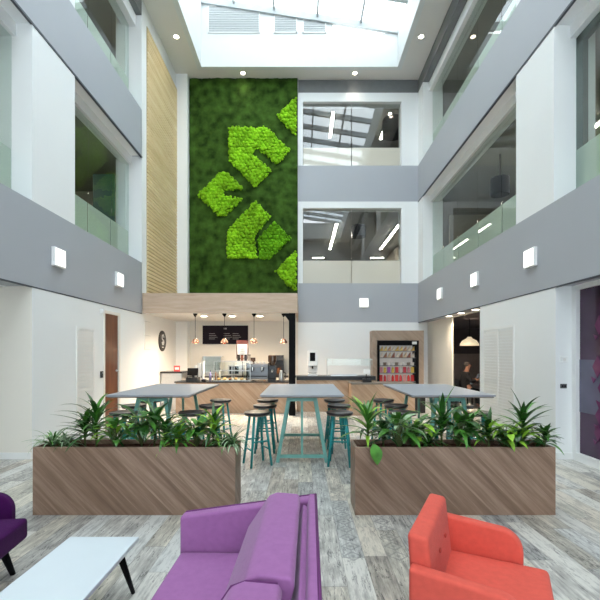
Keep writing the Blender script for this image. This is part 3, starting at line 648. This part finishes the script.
# espresso machine
t = thing('espresso_machine', 'chrome and black espresso machine on the cafe counter', 'coffee machine', (-1.24, 11.32, ZA))
MB().box(-.3, .3, -.2, .22, .04, .12).box(-.3, .3, 0, .22, .12, .45).box(-.3, .3, -.16, .22, .38, .47).build('body', mat('dark steel', (.22, .22, .23), .3, .9), t, bevel=.015)
MB().box(-.31, -.29, -.2, .22, 0, .5).box(.29, .31, -.2, .22, 0, .5).build('side_panels', M['blackpl'], t, bevel=.005)
for x in (-.15, .12):
    MB().lathe([(.04, .28), (.04, .38)], c=(x, -.09, 0), n=16).build('group_head', M['chrome'], t)
    MB().tube([(x, -.09, .28), (x, -.26, .26)], .013).build('portafilter', M['black'], t)
MB().box(-.26, .26, -.19, -.02, .12, .13).build('drip_tray', M['black'], t)
for i, x in enumerate((-.2, -.08, .04, .16)):
    o = MB().lathe([(.025, 0), (.038, .05), (.04, .06), (.034, .058), (.022, .008)], n=16).tube([(.038, 0, .045), (.06, 0, .035), (.05, 0, .015), (.03, 0, .01)], .005, 6).build('coffee_cup', M['whitepl'], None, smooth=True, loc=(-1.24+x, 11.38, ZA+.47))
    tag(o, '%s white cup from the left on top of the espresso machine' % ORD[i], 'cup', 'cups on the espresso machine')
def grinder(loc, label, s=1):
    t = thing('coffee_grinder', label, 'coffee grinder', loc, 0, 'coffee grinders on the cafe counter')
    MB().box(-.09*s, .09*s, -.12*s, .12*s, 0, .05*s).box(-.08*s, .08*s, -.02*s, .12*s, .05*s, .36*s).build('body', M['blackpl'], t, bevel=.012)
    MB().lathe([(.05*s, .36*s), (.1*s, .46*s), (.1*s, .58*s), (.085*s, .6*s)], n=20).build('hopper', colmat('smoked hopper', (.05, .03, .02), .15), t)
    MB().tube([(0, -.02*s, .25*s), (0, -.1*s, .22*s)], .02*s).build('spout', M['steel'], t)
    return t
grinder((-.83, 11.2, ZA), 'large black coffee grinder between the espresso machine and the steel jug', 1.2)
grinder((-1.62, 13.1, ZK), 'black coffee grinder on the back counter behind the display case', 1.0)
t = thing('thermal_jug', 'steel thermal jug beside the black column', 'jug', (-.57, 11.1, ZA))
MB().lathe([(.07, 0), (.075, .04), (.065, .2), (.04, .26), (.04, .3)], n=20).build('body', M['steel'], t, smooth=True)
MB().tube([(.05, 0, .25), (.12, 0, .22), (.12, 0, .08), (.07, 0, .05)], .012).build('handle', M['black'], t)
t = thing('filter_brewer', 'black filter brewer with glass flask on the back counter near the column', 'coffee machine', (-.75, 13.15, ZK))
MB().box(-.15, .15, -.2, .2, 0, .05).box(-.15, .15, .06, .2, .05, .6).box(-.15, .15, -.18, .2, .5, .68).build('body', M['blackpl'], t, bevel=.01)
MB().lathe([(.07, .06), (.09, .12), (.05, .24), (.055, .27)], c=(0, -.06, 0), n=18).build('flask', colmat('coffee flask', (.12, .05, .02), .1), t, smooth=True)
t = thing('small_oven', 'small steel countertop oven on the back counter', 'oven', (-2.15, 13.15, ZK))
MB().box(-.25, .25, -.2, .2, .02, .36).build('body', M['steel'], t, bevel=.01); MB().box(-.2, .1, -.21, -.2, .07, .31).build('door_glass', M['black'], t)
MB().tube([(-.2, -.235, .32), (.1, -.235, .32)], .01).build('handle', M['chrome'], t)
for i, (x, y, z, h, c, n) in enumerate(((-2.45, 11.42, ZA, .3, (.5, .2, .08), 'amber'), (-2.36, 11.5, ZA, .33, (.6, .6, .6), 'clear'), (-.98, 13.0, ZK, .36, (.55, .5, .45), 'pale'), (-1.1, 13.05, ZK, .34, (.25, .1, .05), 'brown'),
        (-1.22, 13.0, ZK, .36, (.6, .25, .1), 'orange'), (-1.32, 13.06, ZK, .33, (.7, .65, .5), 'cream'), (-2.62, 11.45, ZA, .28, (.3, .3, .55), 'blue'), (-.35, 11.45, ZA, .3, (.7, .6, .4), 'straw coloured'))):
    b = MB().lathe([(.035, 0), (.036, h*.6), (.014, h*.78), (.013, h*.95)], n=16).build('syrup_bottle', colmat(n+' bottle', c, .2), None, smooth=True, loc=(x, y, z))
    MB().lathe([(.016, h*.95), (.016, h)], n=12).build('cap', M['black'], b)
    tag(b, '%s syrup bottle standing on the %s' % (n, 'cafe counter' if y < 12 else 'back counter'), 'bottle', 'syrup bottles in the cafe')
t = thing('steel_cabinet', 'low steel cabinet at the left cafe wall with a red card on it', 'cabinet', (-3.78, 12.1, 0))
MB().box(-.38, .22, -.3, .3, 0, 1.05).build('body', M['steel'], t, bevel=.01); MB().box(-.35, .19, -.315, -.3, .1, .95).build('door', M['steel'], t); MB().box(-.40, .24, -.32, .32, 1.05, 1.1).build('top', M['blackpl'], t)
t = thing('table_card', 'small red and white card standing on the low steel cabinet', 'card', (-3.75, 12.0, 1.1))
MB().box(-.09, .09, -.005, .005, 0, .17).build('card', colmat('red card', (.6, .05, .05)), t); MB().box(-.06, .06, -.009, -.005, .05, .12).build('white_patch', M['whitepl'], t)
# servery things
t = thing('drinks_machine', 'white hot drinks machine with black display on the servery counter', 'drinks machine', (.3, 11.5, ZB_))
MB().box(-.14, .14, -.2, .2, 0, .07).box(-.14, .14, 0, .2, .07, .3).box(-.14, .14, -.18, .2, .28, .72).build('body', M['whitepl'], t, bevel=.012)
MB().box(-.075, .075, -.187, -.18, .42, .66).build('display', M['black'], t); MB().box(-.02, .02, -.15, -.1, .2, .28).build('nozzle', M['black'], t)
MB().box(-.1, .1, -.17, -.02, .07, .08).build('drip_tray', M['black'], t)
t = thing('sneeze_guard', 'glass sneeze guard on steel posts over the servery counter', 'sneeze guard', (1.35, 11.5, ZB_))
for x in (-.62, .62): MB().tube([(x, .1, 0), (x, .1, .5)], .014).tube([(x, .1, .46), (x, -.22, .46)], .01).build('post', M['steel'], t); MB().box(-.64, .64, -.25, .14, .47, .482).box(-.64, .64, -.256, -.25, .3, .482).build('glass', M['case_glass'], t)
t = thing('serving_tray', 'steel serving tray under the sneeze guard', 'tray', (1.2, 11.5, ZB_))
MB().box(-.38, .38, -.14, .14, 0, .012).box(-.38, -.37, -.14, .14, .012, .04).box(.37, .38, -.14, .14, .012, .04).box(-.38, .38, -.14, -.13, .012, .04).box(-.38, .38, .13, .14, .012, .04).build('tray', M['steel'], t)
t = thing('till', 'black till with pale customer display at the left end of the lower oak counter', 'till', (1.78, 10.9, ZC_))
MB().box(-.14, .1, -.12, .14, 0, .09).build('cash_drawer', M['blackpl'], t, bevel=.008); MB().tube([(-.02, .05, .09), (-.02, .05, .26)], .012).build('stand', M['black'], t)
MB().box(-.1, .07, .0, .03, .22, .34, Matrix.Rotation(-.2, 3, 'X')).build('monitor', M['whitepl'], t, bevel=.006)
t = thing('waste_bin', 'small black bin beside the right end of the lower oak counter', 'bin', (3.22, 11.1, 0))
MB().box(-.16, .16, -.16, .16, 0, .5).build('body', M['blackpl'], t, bevel=.02); MB().box(-.17, .17, -.17, .17, .5, .56).build('lid', M['black'], t, bevel=.015)

# fridge with oak surround
t = thing('drinks_fridge', 'open black food fridge set in a tall oak surround', 'fridge', (3.12, 13.0, 0))
MB().box(-.82, -.68, 0, .58, 0, 2.38).box(.68, .84, 0, .58, 0, 2.38).box(-.68, .68, 0, .58, 2.06, 2.38).build('surround', wood_mat('brown oak surround', ((.22, .16, .12), (.32, .235, .175), (.40, .30, .23)), PI/4, .14, .5), t)
MB().box(-.67, -.6, -.03, .5, .1, 2.05).box(.6, .67, -.03, .5, .1, 2.05).box(-.6, .6, -.03, .5, 1.9, 2.05).box(-.6, .6, -.03, .5, .1, .55).build('casing', M['black'], t)
MB().box(-.6, .6, .47, .5, .55, 1.9).build('lining', M['glow_fridge'], t)
MB().box(.45, .6, -.045, -.03, 1.93, 2.02).build('price_label', M['whitepl'], t)
SH = (.72, 1.0, 1.24, 1.5, 1.72)
for z in SH: MB().box(-.59, .59, .05, .46, z-.02, z).build('shelf', M['dkgrey'], t)
pal = {0: ((.6, .03, .03), (.65, .05, .06), (.7, .3, .3), (.6, .03, .03)), 1: ((.6, .04, .06), (.65, .25, .3), (.8, .6, .1), (.6, .05, .08), (.4, .1, .45), (.75, .72, .7), (.8, .55, .1)),
       2: ((.75, .7, .65), (.2, .15, .12), (.7, .68, .66)), 3: ((.35, .15, .08), (.6, .45, .3), (.3, .1, .06), (.7, .6, .5)), 4: ((.7, .45, .1), (.8, .6, .2), (.6, .35, .2), (.75, .65, .5))}
nmr = ['lowest', 'second lowest', 'middle', 'second highest', 'top']
cn = {0: 'red', 1: 'bright', 2: 'pale', 3: 'brown', 4: 'yellow'}
for si, z in enumerate(SH):
    n = 9
    for k in range(n):
        c = pal[si][(k*5+si) % len(pal[si])]; x = -.52+k*.13; hh = (.21, .19, .10, .17, .15)[si]
        mb = MB()
        if si in (0, 1): mb.lathe([(.04, 0), (.045, .02), (.045, hh*.7), (.02, hh*.9), (.02, hh)], n=12) if (k % 2) else mb.box(-.05, .05, -.03, .03, 0, hh)
        elif si == 2: mb.lathe([(.045, 0), (.055, hh*.8), (.057, hh)], n=14)
        else: mb.prism([(-.055, 0), (.055, 0), (.055, hh)], 'y', -.05, .05)
        o = mb.build(['drink_bottle', 'snack_pack', 'dessert_pot', 'sandwich_pack', 'sandwich_pack'][si], colmat('pack', c), None, bevel=.004, loc=(3.12+x, 13.18, z))
        tag(o, '%s %s package from the left on the %s fridge shelf' % (ORD[k], cn[si], nmr[si]), 'food pack', 'packs on the %s fridge shelf' % nmr[si])

# dining room: pendant, table, person
t = thing('dome_pendant', 'white dome pendant lamp in the dark dining room', 'pendant light', (4.98, 11.9, 1.87))
MB().lathe([(.27, 0), (.26, .06), (.2, .15), (.09, .21), (.05, .26), (.045, .26), (.08, .2), (.19, .14), (.25, .05), (.26, 0)], n=32).build('shade', mat('cream enamel', (.75, .68, .55), .4, emit=.35, ecol=(.9, .75, .5)), t, smooth=True)
MB().tube([(0, 0, .26), (0, 0, .83)], .008).build('cord', M['black'], t)
l = bpy.data.lights.new('lamp_light', 'POINT'); l.energy = 45; l.color = WARM; l.shadow_soft_size = .08
lo = bpy.data.objects.new('lamp_light', l); C.objects.link(lo); lo.parent = t; lo.location = (0, 0, .02)
t = thing('dining_table', 'dark dining table in front of the seated person', 'table', (5.45, 11.75, 0))
MB().box(-.4, .4, -.4, .4, .72, .76).build('tabletop', M['seat'], t); MB().tube([(0, 0, .02), (0, 0, .72)], .04).lathe([(.25, 0), (.25, .02)], n=24).build('pedestal', M['black'], t)
t = thing('dining_chair', 'dark dining chair under the seated person', 'chair', (4.84, 11.95, 0))
MB().box(-.2, .2, -.2, .2, .42, .46).build('seat', M['black'], t)
MB().box(-.21, -.18, -.19, .19, .46, .85).build('backrest', M['black'], t)
for a in (-.17, .17):
    for b in (-.17, .17): MB().tube([(a, b, 0), (a, b, .42)], .016).build('leg', M['black'], t)
def skin_body(name, joints, edges, radii, m, parent=None, sub=2):
    me = bpy.data.meshes.new(name); me.from_pydata(joints, edges, []); me.materials.append(m)
    o = bpy.data.objects.new(name, me); C.objects.link(o)
    md = o.modifiers.new('skin', 'SKIN'); md.use_smooth_shade = True
    for i, r in enumerate(radii): me.skin_vertices[0].data[i].radius = (r, r)
    me.skin_vertices[0].data[0].use_root = True
    s = o.modifiers.new('sub', 'SUBSURF'); s.levels = s.render_levels = sub
    if parent: o.parent = parent
    return o
J = [(0, 0, .52), (.02, 0, .75), (.05, 0, .98), (.08, 0, 1.10), (.10, 0, 1.17), (.12, 0, 1.25), (.13, 0, 1.33),
     (.04, .17, 1.02), (.10, .24, .82), (.36, .14, .86), (.04, -.17, 1.02), (.10, -.24, .82), (.36, -.14, .86),
     (.2, .1, .53), (.42, .11, .5), (.44, .11, .1), (.55, .11, .04), (.2, -.1, .53), (.42, -.11, .5), (.44, -.11, .1), (.55, -.11, .04)]
E = [(0,1),(1,2),(2,3),(3,4),(4,5),(5,6),(2,7),(7,8),(8,9),(2,10),(10,11),(11,12),(0,13),(13,14),(14,15),(15,16),(0,17),(17,18),(18,19),(19,20)]
R = [.15,.14,.15,.07,.055,.08,.075,.065,.05,.04,.065,.05,.04,.09,.065,.045,.04,.09,.065,.045,.04]
person = skin_body('person', [tuple(j) for j in J], E, R, M['skin'])
person.location = (4.84, 11.95, 0)
tag(person, 'person in black top sitting at a dining table looking down at a dark phone', 'person')
def garment(name, js, es, rs, m): return skin_body(name, js, es, rs, m, person)
garment('sweater', [J[0], J[1], J[2], (.07, 0, 1.08), J[7], J[8], (.28, .17, .85), J[10], J[11], (.28, -.17, .85)], [(0,1),(1,2),(2,3),(2,4),(4,5),(5,6),(2,7),(7,8),(8,9)], [.165,.16,.17,.09,.085,.065,.055,.085,.065,.055], M['cloth'])
garment('trousers', [J[0], J[13], J[14], J[15], J[17], J[18], J[19]], [(0,1),(1,2),(2,3),(0,4),(4,5),(5,6)], [.165,.105,.08,.06,.105,.08,.06], M['cloth'])
for s in (-1, 1):
    MB().ball((.2, s*.032, 1.29), .012).build('eye', M['black'], person, smooth=True)
    MB().ball((.13, s*.078, 1.285), .024, (.8, .4, 1.2)).build('ear', M['skin'], person, smooth=True)
    for f in range(4):
        MB().tube([(.36, s*(.155-.02*f), .87), (.41, s*(.15-.022*f), .875), (.43, s*(.13-.022*f), .895)], .009, 6, .007).build('finger', M['skin'], person, smooth=True)
    MB().tube([(.37, s*.12, .88), (.41, s*.08, .9)], .011, 6).build('thumb', M['skin'], person, smooth=True)
MB().ball((.215, 0, 1.265), .018, (1, .7, 1.2)).build('nose', M['skin'], person, smooth=True)
MB().ball((.2, 0, 1.225), .02, (.5, 1.2, .3)).build('mouth', colmat('lips', (.4, .12, .1)), person, smooth=True)
MB().ball((.085, 0, 1.31), .085, (1, .95, .9)).build('hair', colmat('cropped grey hair', (.10, .085, .08), .9), person, smooth=True)
t = thing('mobile_phone', 'dark mobile phone in the hands of the seated person', 'phone', (5.26, 11.95, .88))
MB().box(-.006, .006, -.075, .075, 0, .15, Matrix.Rotation(.4, 3, 'Y')).build('body', M['black'], t, bevel=.004); MB().box(-.009, -.006, -.068, .068, .01, .14, Matrix.Rotation(.4, 3, 'Y'), (0, 0, .075)).build('screen', colmat('phone screen', (.08, .09, .12), .2), t)

# ------------------------------------------------------------------ high tables and stools
def high_table(loc, label):
    t = thing('high_table', label, 'table', loc, 0, 'long high tables')
    MB().box(-.62, .62, -1.05, 1.05, 1.005, 1.03).build('tabletop', M['tabletop'], t)
    MB().box(-.60, .60, -1.03, 1.03, .985, 1.005).build('underlay', M['edge'], t)
    for y in (-.86, .72):
        fr = MB().tube([(-.35, y, .08), (.35, y, .08)], .033, square=True).build('crossbar', M['teal_pale'], t)
        MB().tube([(-.2, y, .94), (.2, y, .94)], .033, square=True).build('crossbar', M['teal_pale'], t)
        for s in (-1, 1):
            MB().tube([(s*.37, y-math.copysign(.05, -y)*1, 0), (s*.2, y, .985)], .036, square=True).build('leg', M['teal_pale'], t)
        MB().tube([(0, y, .08), (0, y, .985)], .024, square=True).build('post', M['teal_pale'], t)
    return t
T1_ = high_table((0, 6.95, 0), 'middle grey topped high table, seen between the two planters')
dup(T1_, (-2.28, 6.95, 0), 0, 'grey topped high table behind the left planter')
dup(T1_, (2.24, 6.95, 0), 0, 'grey topped high table behind the right planter')
def stool(loc, rz, label):
    t = thing('bar_stool', label, 'stool', loc, rz, 'bar stools round the high tables')
    MB().lathe([(.12, .735), (.185, .745), (.2, .765), (.2, .775), (.19, .782), (.12, .772), (.02, .768)], n=32).build('seat', M['seat'], t, smooth=True)
    MB().lathe([(.10, .715), (.19, .735), (.192, .745), (.11, .742)], n=32).build('seat_base', M['edge'], t)
    for a in range(4):
        an = PI/4+a*PI/2; cx, cy = math.cos(an), math.sin(an)
        MB().tube([(cx*.225, cy*.225, 0), (cx*.12, cy*.12, .735)], .017, 10, .02).build('leg', M['teal'], t, smooth=True)
    def at(z, an): r = .225-.105*z/.735; return (math.cos(an)*r, math.sin(an)*r, z)
    for a in range(4):
        z = .24 if a % 2 else .36
        MB().tube([at(z, PI/4+a*PI/2), at(z, PI/4+(a+1)*PI/2)], .012, 8).build('footrest', M['teal'], t, smooth=True)
    return t
s0 = None
def put(x, y, label):
    global s0
    rz = .5 if (s0 is None) else random.uniform(-.35, .35)
    if s0 is None: s0 = stool((x, y, 0), rz, label)
    else: dup(s0, (x, y, 0), rz, label)
rows = ['nearest', 'middle', 'farthest']
for cx, nm, lx, rx in ((0, 'middle high table', (-.66, -.62, -.64), (.56, .62, .61)), (-2.28, 'left high table', (-2.64, -2.82, -2.85), (-1.63, -1.53, -1.52)), (2.24, 'right high table', (1.50, 1.58, 1.52), (2.60, 2.68, 2.75))):
    for k, y in enumerate((5.93, 6.72, 7.48)):
        put(lx[k], y, '%s teal legged stool on the left side of the %s' % (rows[k], nm))
        put(rx[k], y, '%s teal legged stool on the right side of the %s' % (rows[k], nm))

# ------------------------------------------------------------------ planters
def planter(loc, L, label):
    t = thing('planter', label, 'planter', loc, 0, 'long walnut planters'); hx = L/2
    mb = MB().box(-hx, hx, -.19, -.165, 0, .69).box(-hx, hx, .165, .19, 0, .69).box(-hx, -hx+.025, -.165, .165, 0, .69).box(hx-.025, hx, -.165, .165, 0, .69)
    mb.build('trough', M['planter'], t)
    mb = MB().box(-hx+.026, hx-.026, -.164, .164, .4, .64); so = mb.build('soil', M['soil'], t)
    bm = bmesh.new(); bm.from_mesh(so.data); bmesh.ops.subdivide_edges(bm, edges=bm.edges, cuts=12, use_grid_fill=True)
    for v in bm.verts:
        if v.co.z > .63: v.co.z += noise.noise(v.co*14)*.02
    bm.to_mesh(so.data); bm.free()
planter((-1.71, 4.26, 0), 2.06, 'long diagonal boarded walnut planter on the left, behind the white table')
planter((1.56, 4.26, 0), 2.04, 'long diagonal boarded walnut planter on the right, behind the coral chair')
def leaf(mb, base, ang, elev, L, W, droop, fold=.25, tip=1.0, n=7):
    """one lance leaf: leaves base at azimuth ang and elevation elev and droops towards its tip"""
    p = Vector(base); e = elev; L_ = []; side = Vector((-math.sin(ang), math.cos(ang), 0))
    for i in range(n+1):
        s = i/n; wd = W*math.sin(PI*min(1, (s*.92+.06))**tip)*.5
        d = Vector((math.cos(ang)*math.cos(e), math.sin(ang)*math.cos(e), math.sin(e)))
        up = side.cross(d)*-1
        a = mb.bm.verts.new(p+side*wd+up*(-wd*fold)*-1); c = mb.bm.verts.new(p); b = mb.bm.verts.new(p-side*wd+up*(wd*fold))
        L_.append((a, c, b)); p = p+d*(L/n); e -= droop/n
    for i in range(n):
        for k in (0, 1): mb.bm.faces.new((L_[i][k], L_[i][k+1], L_[i+1][k+1], L_[i+1][k]))
def plant(kind, x, y, h, label, mi, mj=None, name='planter_plant', spread=1.0, hang=None):
    z0 = .635; t = thing(name, label, 'plant', (x, y, z0), random.uniform(0, 6.28) if hang is None else 0, 'leafy plants in the walnut planters')
    rd = random.Random(int((x+9)*977)+int(h*99)); mb = MB(); m2_ = MB(); st = MB()
    if kind == 'dracaena':                       # cane with a tuft of long arching leaves
        st.tube([(0, 0, 0), (.01, .005, h*.3), (0, 0, h*.62)], .011, 8)
        for k in range(34):
            s = k/34; zz = h*(.22+.42*s); tgt = mb if rd.random() < .6 else m2_
            leaf(tgt, (0, 0, zz), k*2.4+rd.uniform(-.3, .3), .25+1.05*s+rd.uniform(-.2, .2), h*rd.uniform(.50, .85)*spread*(1.1-.25*s), rd.uniform(.034, .055), rd.uniform(.4, 1.7), .3, .75)
    elif kind == 'lily':                         # broad leaves on stalks from the soil
        for k in range(38):
            an = k*2.4+rd.uniform(-.4, .4); tl = rd.uniform(.05, .5); hh = h*rd.uniform(.3, .85)
            bx, by = math.cos(an)*tl*.2, math.sin(an)*tl*.2
            st.tube([(0, 0, 0), (bx*.5, by*.5, hh*.55), (bx, by, hh)], .004, 5)
            leaf(mb if rd.random() < .6 else m2_, (bx, by, hh), an, rd.uniform(.1, 1.0), h*rd.uniform(.5, .95)*spread, rd.uniform(.04, .095), rd.uniform(.4, 1.9), .18, .9)
    elif kind == 'spider':                       # many thin arching blades
        for k in range(46):
            leaf(mb if rd.random() < .5 else m2_, (rd.uniform(-.02, .02), rd.uniform(-.02, .02), .02), k*2.4, rd.uniform(.5, 1.45), h*rd.uniform(.8, 1.3)*spread, rd.uniform(.016, .03), rd.uniform(1.0, 2.4), .3, .7)
        st.tube([(0, 0, 0), (0, 0, .05)], .012, 6)
    if hang:
        st.tube([(0, 0, h*.3), (.03, -.1, h*.36), (.03, -.18, h*.26), (.03, -.215, h*.17)], .005, 6)
        leaf(mb, (.03, -.215, h*.17), -PI/2+.25, -.8, .21, .13, .8, .12, .9)
    mb.build('foliage', LEAF[mi], t, smooth=True); m2_.build('foliage', LEAF[mj if mj is not None else (mi+1) % 3], t, smooth=True)
    st.build('stem', M['stem'], t, smooth=True)
def PX(px): return (px-302)*4.26/400
pl = [('spider', 50, .0, .30, 1, 3, 'thin leaved spider plant at the left end of the left planter'), ('spider', 68, -.05, .24, 0, 3, 'dark low plant beside the spider plant in the left planter'),
      ('dracaena', 95, .02, .56, 0, 1, 'tall dracaena third from the left end of the left planter'), ('dracaena', 82, .07, .4, 0, 1, 'small dracaena leaning on the tall one in the left planter'), ('lily', 118, -.06, .32, 1, 2, 'broad leaved bright plant in the left planter before the middle'),
      ('dracaena', 153, .03, .52, 0, 1, 'tallest bushy dracaena in the middle of the left planter'), ('lily', 140, .05, .38, 0, 1, 'dark broad leaved plant left of the middle dracaena'), ('dracaena', 166, -.02, .38, 0, 1, 'dark broad leaved plant right of the middle dracaena'),
      ('dracaena', 180, -.09, .30, 1, 2, 'low bright spiky plant near the front edge of the left planter'), ('lily', 196, .03, .33, 0, 1, 'dark leafy plant right of the bright spiky one in the left planter'),
      ('dracaena', 213, .04, .42, 0, 2, 'dracaena with a yellow green leaf in the left planter'), ('spider', 222, -.03, .26, 1, 0, 'low leafy plant near the right end of the left planter'), ('spider', 234, -.02, .30, 0, 3, 'thin leaved plant at the right end of the left planter')]
for k, px, dy, h, a, b, lb in pl: plant(k, PX(px)+(.03 if px < 60 else 0)-(.02 if px > 225 else 0), 4.26+dy, h, lb, a, b, spread=1.0 if k != 'spider' else .85)
pr = [('dracaena', 367, -.02, .56, 1, 2, 'tall dracaena with a big drooping leaf at the left end of the right planter'), ('dracaena', 384, .03, .32, 0, 3, 'small leafy plant second from the left in the right planter'), ('lily', 398, -.03, .36, 1, 3, 'pale broad leaved plant left of the spiky dracaena in the right planter'),
      ('lily', 414, .04, .34, 1, 2, 'bright leafy plant beside the pale broad leaved one'), ('spider', 428, .03, .24, 1, 0, 'fresh green low plant just left of the tall upright dracaena'), ('dracaena', 443, .02, .54, 0, 1, 'tall upright dracaena in the middle of the right planter'),
      ('lily', 458, .0, .38, 0, 1, 'dark broad plant just right of the upright dracaena'), ('dracaena', 472, .05, .40, 1, 0, 'mid green plant between the two dark ones in the right planter'), ('dracaena', 487, -.04, .36, 0, 2, 'short spiky plant right of the middle of the right planter'),
      ('lily', 503, -.03, .28, 2, 0, 'fresh green low plant left of the umbrella shaped plant'), ('dracaena', 525, .04, .50, 0, 1, 'umbrella shaped tall plant near the right end of the right planter'), ('lily', 517, -.05, .24, 0, 2, 'low dark plant under the umbrella shaped plant'),
      ('dracaena', 543, -.04, .26, 0, 1, 'low spiky plant at the right end of the right planter')]
for k, px, dy, h, a, b, lb in pr: plant(k, PX(px), 4.26+dy, h, lb, a, b, hang=True if px == 367 else None)

# ------------------------------------------------------------------ lounge furniture
def arm_profile(L, zb, z_back, z_front, r, n=10):
    """side view of an arm: rounded upper front corner"""
    pts = [(0, zb), (L, zb)]
    for i in range(n+1):
        a = (PI/2)*i/n; pts.append((L-r+r*math.cos(a), z_front-r+r*math.sin(a)))
    pts.append((0, z_back)); return pts
def armchair(loc, rz, label, fab, seam):
    """local +x is the way the chair faces; origin under its centre"""
    t = thing('armchair', label, 'armchair', loc, rz, 'lounge armchairs')
    W = .332; xb = -.31
    MB().box(xb+.10, xb+.65, -W+.002, W-.002, .27, .425).build('seat', fab, t, bevel=.035, seg=5)
    b = MB().prism([(xb+.03, .24), (xb+.15, .24), (xb+.095, .75), (xb-.005, .76)], 'y', -W+.001, W-.001).build('backrest', fab, t, bevel=.028, seg=5)
    for s in (-1, 1):
        y0, y1 = (W+.002, W+.075) if s > 0 else (-W-.075, -W-.002)
        prof = [(xb+.02+u, v) for u, v in arm_profile(.505, .24, .63, .60, .13)]
        MB().prism(prof, 'y', y0, y1).build('arm', fab, t, bevel=.022, seg=5)
        ys = y1-.012 if s > 0 else y0+.012
        for lx in (xb+.09, xb+.48):
            ly = s*(W-.05)
            MB().tube([(lx, ly, .25), (lx+(.06 if lx > 0 else -.05), ly+s*.05, 0)], .032, 12, .018).build('leg', M['black'], t, smooth=True)
    for yy in (-.1, .1): MB().ball((xb+.122, yy, .6), .014, (.5, 1, 1)).build('button', seam, b, smooth=True)
    return t
# coral chair: far outer back corner stands near (.85, 2.58), turned 27 degrees towards the camera
a = -math.radians(27); fx, fy = math.cos(a), math.sin(a)
cx, cy = .672+fx*.31, 2.27+fy*.31
armchair((cx, cy, 0), a, 'coral fabric armchair with buttoned back in front of the right planter', M['coral'], M['coral_dk'])
armchair((-2.335, 2.62, 0), math.radians(8), 'deep purple fabric armchair cut by the left edge beside the white table', M['purple'], M['piping'])
# coffee table
t = thing('coffee_table', 'long low white coffee table with dark tapered legs', 'table', (-1.36, 2.05, 0))
MB().box(-.235, .24, -.70, .70, .36, .388).build('tabletop', M['tablewhite'], t, bevel=.006)
for sx in (-1, 1):
    for sy in (-1, 1):
        MB().tube([(sx*.15, sy*.58, .36), (sx*.20, sy*.70, 0)], .026, 12, .013).build('leg', M['black'], t, smooth=True)
# lilac sofa facing left
t = thing('sofa', 'lilac fabric two seat sofa seen end on, facing the white table', 'sofa', (0, 0, 0))
MB().box(-.76, -.10, .46, 2.53, .14, .27).build('base', M['lilac'], t, bevel=.02, seg=4)
for y0, y1 in ((1.502, 2.528), (.462, 1.498)): MB().box(-.77, -.10, y0, y1, .272, .39).build('seat_cushion', M['lilac'], t, bevel=.03, seg=5)
b = MB().prism([(-.09, .14), (.07, .14), (.10, .725), (.045, .725)], 'y', .34, 2.64).build('backrest', M['lilac'], t, bevel=.018, seg=4)
MB().tube([(.09, .35, .722), (.09, 2.625, .722)], .008, 8).build('piping', M['piping'], b, smooth=True)
MB().prism([(-.10, .38), (-.01, .38), (.04, .68), (.01, .70)], 'y', .47, 2.52).build('inner_back', M['lilac'], t, bevel=.014, seg=4)
for y0, y1, nm in ((2.54, 2.63, 'far'), (.36, .45, 'near')):
    a = MB().prism([(-.78, .14), (.03, .14), (.09, .725), (-.78, .60)], 'y', y0, y1).build('arm', M['lilac'], t, bevel=.02, seg=4)
    ye = y1-.008 if nm == 'far' else y0+.008
    MB().tube([(-.775, ye, .20), (-.778, ye, .585), (-.76, ye, .603), (.085, ye, .722)], .007, 8).build('piping', M['piping'], a, smooth=True)
for sx in (-.70, .0):
    for sy in (.46, 2.5): MB().tube([(sx, sy, .15), (sx, sy, 0)], .022, 10, .014).build('leg', M['black'], t, smooth=True)
t.rotation_euler.z = -.02
PIV = Vector((.1, 2.64, 0)); OFF = PIV-Matrix.Rotation(-.02, 3, 'Z') @ PIV; t.location = OFF
def cushion(prof, y0, y1, label):
    o = MB().prism(prof, 'y', y0, y1).build('back_cushion', M['lilac'], None, bevel=.042, seg=6)
    o.location = OFF; o.rotation_euler.z = -.02
    return tag(o, label, 'cushion', 'loose back cushions on the lilac sofa')
prof = [(-.375, .395), (-.33, .57), (-.20, .765), (-.15, .785), (-.02, .775), (-.005, .745), (-.04, .6), (-.13, .395)]
a = cushion(prof, 1.55, 2.49, 'lilac back cushion at the far end of the sofa')
b = cushion([(x-.045 if z > .5 else x-.02, z) for x, z in prof], .56, 1.52, 'lilac back cushion nearest the camera, cut by the bottom edge')
MB().tube([(-.40, 1.515, .40), (-.375, 1.515, .57), (-.245, 1.515, .762), (-.19, 1.515, .782), (-.07, 1.515, .772)], .006, 6).build('piping', M['piping'], b, smooth=True)
